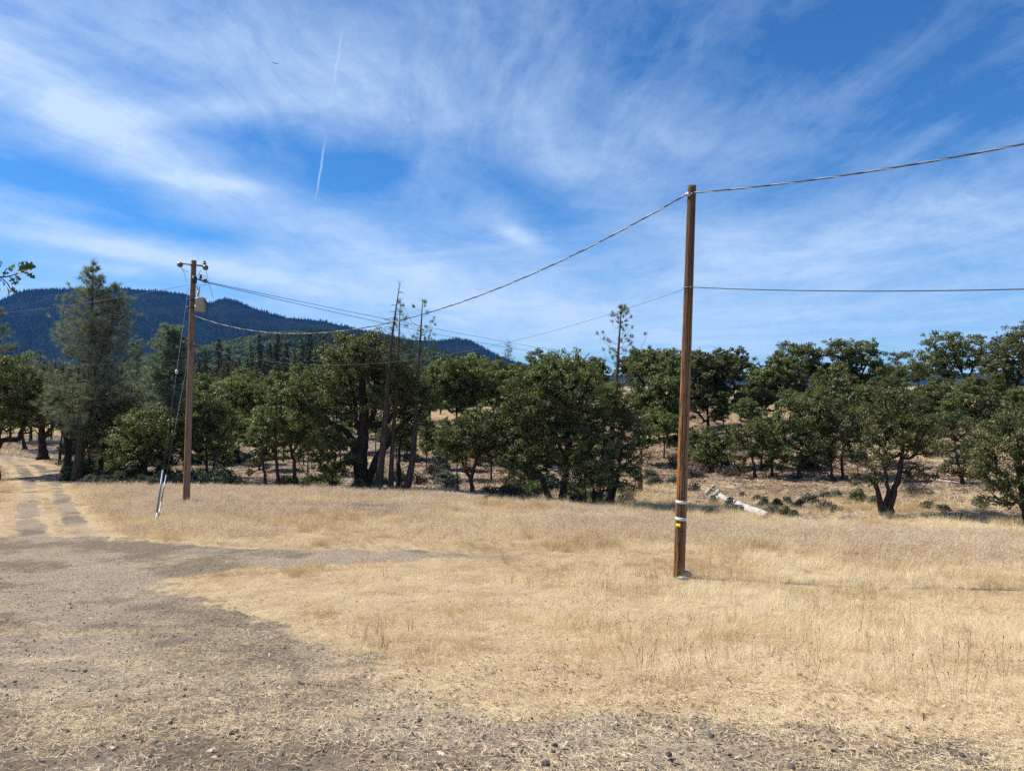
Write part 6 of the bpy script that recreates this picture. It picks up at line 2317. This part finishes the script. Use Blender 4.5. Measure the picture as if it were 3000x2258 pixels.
RSH = [(2056, 36.5, 8, 8, 'tiny one left of the white log'), (2084, 36.2, 8, 8, 'tiny one just left of the white log'), (2088, 39.5, 13, 10, 'below the sawn log rounds'), (2140, 38.5, 16, 12, 'leaning on the far end of the white log'), (2158, 36.8, 18, 10, 'in front of the white log'),
       (2240, 38, 18, 14, 'first beyond the near end of the white log'), (2275, 37.5, 16, 14, 'second beyond the near end of the white log'), (2262, 36, 32, 12, 'wide low one at the near end of the white log'), (2305, 38.5, 13, 12, 'round upright one right of the log'), (2338, 37.5, 15, 13, 'round one beside the upright one'),
       (2310, 35.2, 30, 10, 'low one in front of the round pair'), (2375, 38.5, 26, 14, 'grey one left of the brush pile'), (2418, 40, 13, 10, 'small one above the brush pile'), (2452, 40, 13, 12, 'small pale one right of the brush pile'), (2512, 39, 24, 18, 'tall pale one left of the crossing trunks'), (2560, 38, 15, 12, 'pale one by the crossing trunks'),
       (2218, 40, 8, 7, 'small dark one on the straw above the log'), (2176, 41, 7, 6, 'smallest dark one above the log'), (2720, 36.5, 22, 8, 'low green one in the shade right of the crossing trunks'), (2760, 36, 18, 8, 'second low one in the shade on the right'), (2870, 36.5, 20, 9, 'low one under the right edge oak')]
for q, (x_, d, rx, ry, w_) in enumerate(RSH):
    shrub('dark shrub, %s' % w_, x_, d, rx, ry, 60 + q, 'green_shrub_leaf' if q % 4 == 2 else 'shrub_leaf', 'shrubs at the foot of the right slope')
shrub('dead grey brush pile among the shrubs left of the crossing trunks', 2420, 36.5, 40, 16, 90, 'dead_twig', None, True)
shrub('second heap of grey brush on the bank right of the near pole', 2140, 47, 50, 14, 91, 'dead_twig', None, True)
shrub('dead brush heap behind the crossing trunks', 2680, 40, 45, 14, 92, 'dead_twig', None, True)
# brush and bushes on the slopes, alike
rb = np.random.default_rng(33)
src = [o for o in COL.objects if o.get('group') == 'grey shrubs at the left field edge']
for (lab, grp, xr, dr_, n) in (('%s low grey bush from the left on the right slope among the oaks', 'low bushes on the right slope', (2180, 3000), (46, 82), 34), ('%s low grey bush from the left on the rise behind the pines', 'low bushes on the rise in the centre', (950, 2050), (44, 80), 40),
                               ('%s dim bush from the left under the trees behind the transformer pole', 'dim bushes under the trees on the left', (180, 720), (46, 80), 22)):
    for q, (x_, d) in enumerate(sorted((rb.uniform(*xr), rb.uniform(*dr_)) for _ in range(n))):
        X0 = (x_ - CX) / F * d
        s_ = src[rb.integers(0, len(src))]
        k2 = rb.uniform(.7, 1.7)
        copy_tree(s_, lab % ORD[q], (X0, d, hz(X0, d) - .04), (k2, k2, k2 * rb.uniform(.7, 1.2)), rb.random() * 6.28, grp)

# taller leafy undergrowth along the shaded edge
for q, (x_, d, rx, ry, w_) in enumerate([(250, 48, 40, 34, 'beside the foot of the tall grey pine'), (330, 46, 46, 36, 'behind the leftmost grey shrubs'), (400, 45, 50, 42, 'behind the guy wire guards'), (470, 44.5, 48, 42, 'left of the transformer pole'), (530, 44, 46, 40, 'just behind the transformer pole'),
                                         (590, 45, 44, 36, 'just right of the transformer pole'), (650, 46, 40, 32, 'at the left rim of the clearing'), (900, 42, 40, 34, 'between the slim oaks and the big oak'), (950, 43, 44, 40, 'left of the big trunk'), (840, 43, 36, 26, 'behind the slim straight oaks'), (1110, 45, 36, 26, 'behind the slim pines, left'),
                                         (1500, 41, 44, 30, 'at the left side of the broad clump'), (1570, 42, 44, 34, 'behind the clump trunks'), (1680, 41, 46, 34, 'in the middle of the broad clump'), (1740, 40, 46, 30, 'at the right side of the broad clump'), (1830, 42, 40, 26, 'right of the pine by the near pole')]):
    shrub('leafy green undergrowth %s' % w_, x_, d, rx, ry * .62, 120 + q, 'green_shrub_leaf', 'leafy undergrowth under the trees')

# white marker post, white rail
mb = MB()
px3 = P(2333, 1160, 70)
zb = hz(px3.x, 70)
mb.box((0, 0, .45), (.12, .12, 1.1))
mb.lathe((0, 0, 1.0), [(.085, 0), (.0, .06)], 4)
o = mb.build('marker_post', M['white_paint'])
o.location = (px3.x, 70, zb)
tag(o, 'small white marker post high on the right slope', 'post')
root = thing('rail_fence', 'low white rail crossing the clearing right of the transformer pole', 'fence', (P(700, 0, 78).x, 78, hz(P(700, 0, 78).x, 78)))
mb = MB()
mb.tube([(-1.6, 0, .75), (1.2, 0, .72)], .06, 8)
mb.build('rail', M['white_paint'], root)
for q in (-1.4, 1.0):
    mb = MB()
    mb.tube([(q, .07, -.6), (q, .07, .78)], .05, 8)
    mb.build('post', M['dead_wood'], root)


# ------------------------------------------------------------------ oak leaves
def oak_leaf_mesh(seed, L=.1, curl=.2):
    """lobed oak leaf in the xy plane, stalk at the origin, tip along +x"""
    r = np.random.default_rng(seed)
    half = [(0, .004), (.16, .03), (.22, .14), (.30, .16), (.36, .07), (.44, .09), (.50, .24), (.60, .26), (.64, .10), (.70, .09), (.77, .22), (.86, .22), (.88, .1), (.95, .1), (1.0, .02)]
    up = [(x_, y_ * r.uniform(.85, 1.15)) for x_, y_ in half]
    dn = [(x_, -y_ * r.uniform(.85, 1.15)) for x_, y_ in half]
    V, Q = [], []
    for q in range(len(half)):
        for (x_, y_) in (up[q], (half[q][0], 0), dn[q]):
            V.append((x_ * L, y_ * L, (curl * (abs(y_) * .8) + .12 * math.sin(x_ * 3) * curl) * L))
    for q in range(len(half) - 1):
        a = q * 3
        Q += [(a, a + 3, a + 4, a + 1), (a + 1, a + 4, a + 5, a + 2)]
    me = np_mesh('leaf', np.array(V), np.array(Q), np.full(len(V), r.random()))
    return me


LM = [oak_leaf_mesh(q, .1, .5) for q in range(5)]
for (px_, py_, mat, lb, s_, rt) in [(2335, 1990, 'near_leaf', 'fresh green oak leaf fallen on the leaf litter, right foreground', .95, (1.0, .3, .5)), (2276, 2090, 'brown_leaf', 'brown lobed oak leaf fallen left of the green one', .9, (.4, .2, 2.0)),
                                   (2705, 2135, 'brown_leaf', 'rust red fallen leaf near the bottom right', .9, (.6, -.2, 1.0)), (1590, 1975, 'brown_leaf', 'olive brown fallen leaf cluster right of the middle', .95, (.7, .2, 3.0)), (1655, 2105, 'brown_leaf', 'dry brown leaf below the olive brown one', .8, (.3, .5, 4.0))]:
    gx_, gy_ = ground_hit(px_, py_)
    me = LM[1].copy()
    me.materials.clear()
    o = link('fallen_leaf', me, M[mat])
    o.location = (gx_, gy_, hz(gx_, gy_) + .05)
    o.rotation_euler = rt
    o.scale = (s_,) * 3
    tag(o, lb, 'leaf')

# oak outside the left edge whose branch tip hangs into the photo
r_ = np.random.default_rng(77)
TX, TY = -12.2, 1.2
tz = hz(TX, TY)
root = thing('oak_tree', 'leafy oak branch tip hanging into the photo at the upper left edge', 'tree', (TX, TY, tz - .03))
mb = MB()
trunk = smooth_path([(0, 0, -.05), (.1, 0, 1.5), (0, .1, 3.0), (-.3, .2, 4.6)], 6)
mb.tube(trunk, np.linspace(.24, .09, len(trunk)), 10)
C = r_.normal(0, 1, (70, 3))
C = C / np.linalg.norm(C, axis=1)[:, None] * np.array([1.3, 1.3, 1.1]) * r_.uniform(.5, 1, (70, 1)) + np.array([-.5, .2, 5.0])
for pts, rad in connect(stem_nodes(trunk[10:]), C, r_):
    mb.tube(pts, rad, 5, False)
mb.build('trunk', M['oak_bark'], root, True)
V, T, tint = leaf_cloud(C, np.full(70, .45), 90, .1, r_)
link('crown', np_mesh('crown', V, T, tint), M['oak_leaf'], root)
o0 = Vector((TX, TY, tz - .03))
tipw = lambda px_, py_, d=8.0: np.array(P(px_, py_, d) - o0)
bp = smooth_path([trunk[12], np.array(Vector((-9.6, 3.9, EYE + 1.3)) - o0), np.array(Vector((-7.4, 6.3, EYE + 1.25)) - o0), tipw(-100, 815, 7.75), tipw(0, 812), tipw(42, 805), tipw(58, 790)], 6)
mb = MB()
mb.tube(bp, np.concatenate([np.linspace(.06, .016, len(bp) // 3), np.linspace(.014, .003, len(bp) - len(bp) // 3)]), 7)
tw_ = [[(0, 812), (20, 828), (30, 845)], [(10, 811), (14, 795), (22, 785)], [(42, 805), (55, 800), (70, 797)], [(-20, 812), (-5, 790), (3, 775)], [(-30, 815), (-10, 835), (2, 850)], [(25, 808), (40, 822), (48, 835)]]
for t_ in tw_:
    mb.tube(smooth_path([tipw(*q) for q in t_], 4), [.0055] * (len(smooth_path([tipw(*q) for q in t_], 4)) - 1) + [.002], 5)
br = mb.build('branch', M['oak_bark'], root, True)
lv = [((52, 792), (92, 776), 1.25), ((58, 790), (104, 783), 1.2), ((70, 797), (100, 816), 1.2), ((55, 786), (60, 770), .8), ((60, 786), (72, 768), .9), ((20, 786), (42, 776), .95), ((22, 787), (38, 790), .7), ((42, 800), (76, 800), 1.0), ((44, 806), (62, 818), .9), ((30, 832), (54, 826), .95),
      ((30, 845), (22, 862), 1.1), ((28, 843), (50, 858), 1.2), ((20, 840), (24, 860), 1.0), ((4, 800), (14, 800), .8), ((2, 776), (0, 764), .8), ((0, 848), (8, 852), .8), ((24, 826), (36, 820), .7), ((-4, 812), (6, 822), .9), ((8, 822), (10, 834), .7), ((34, 836), (36, 852), .9)]
for q, (a, b, s_) in enumerate(lv):
    pa, pb = tipw(*a), tipw(b[0], b[1], 8.0 + r_.normal(0, .04))
    dv = Vector(pb - pa)
    q1 = dv.to_track_quat('X', 'Z')
    o = link('leaf', LM[q % 5], M['near_leaf'], br)
    o.rotation_mode = 'QUATERNION'
    o.rotation_quaternion = q1 @ Matrix.Rotation(r_.uniform(.6, 2.2), 4, 'X').to_quaternion()
    o.location = Vector(pa)
    o.scale = (max(.75, dv.length / .1 * 1.05),) * 3

# bird high in the sky
mb = MB()
bpv = P(806, 187, 75)
mb.tube([(-.02, -.14, 0), (0, 0, .01), (0, .1, .02), (0, .16, .02)], [.005, .045, .04, .015], 8)
for s_ in (-1, 1):
    V = [(0, .06, .02), (0, -.05, .02), (s_ * .22, .08, .08), (s_ * .2, -.05, .07), (s_ * .42, .0, .03), (s_ * .1, .07, .055), (s_ * .1, -.06, .055)]
    mb.add(V, [(0, 1, 6, 5), (5, 6, 3, 2)], [(2, 3, 4)])
o = mb.build('bird', M['black'])
o.location = bpv
o.rotation_euler = (0, 0, .4)
tag(o, 'tiny dark bird gliding high on the left', 'bird')

# ------------------------------------------------------------------ haze
HZ = 9400.0
mb = MB()
zmin, zmax = -40.0, 820.0
mb.box((0, 0, (zmin + zmax) / 2), (2 * HZ, 2 * HZ, zmax - zmin))
hz_o = mb.build('haze', None)
m, t, out = new_mat('haze_air')
pv = t.node('ShaderNodeVolumePrincipled')
pv.inputs['Color'].default_value = (0.12, 0.38, 1.0, 1)
pv.inputs['Density'].default_value = 2.9e-5
pv.inputs['Anisotropy'].default_value = 0.0
t.l.new(pv.outputs[0], out.inputs['Volume'])
hz_o.data.materials.append(m)
tag(hz_o, 'thin blue haze filling the valley air', 'haze', kind='stuff')
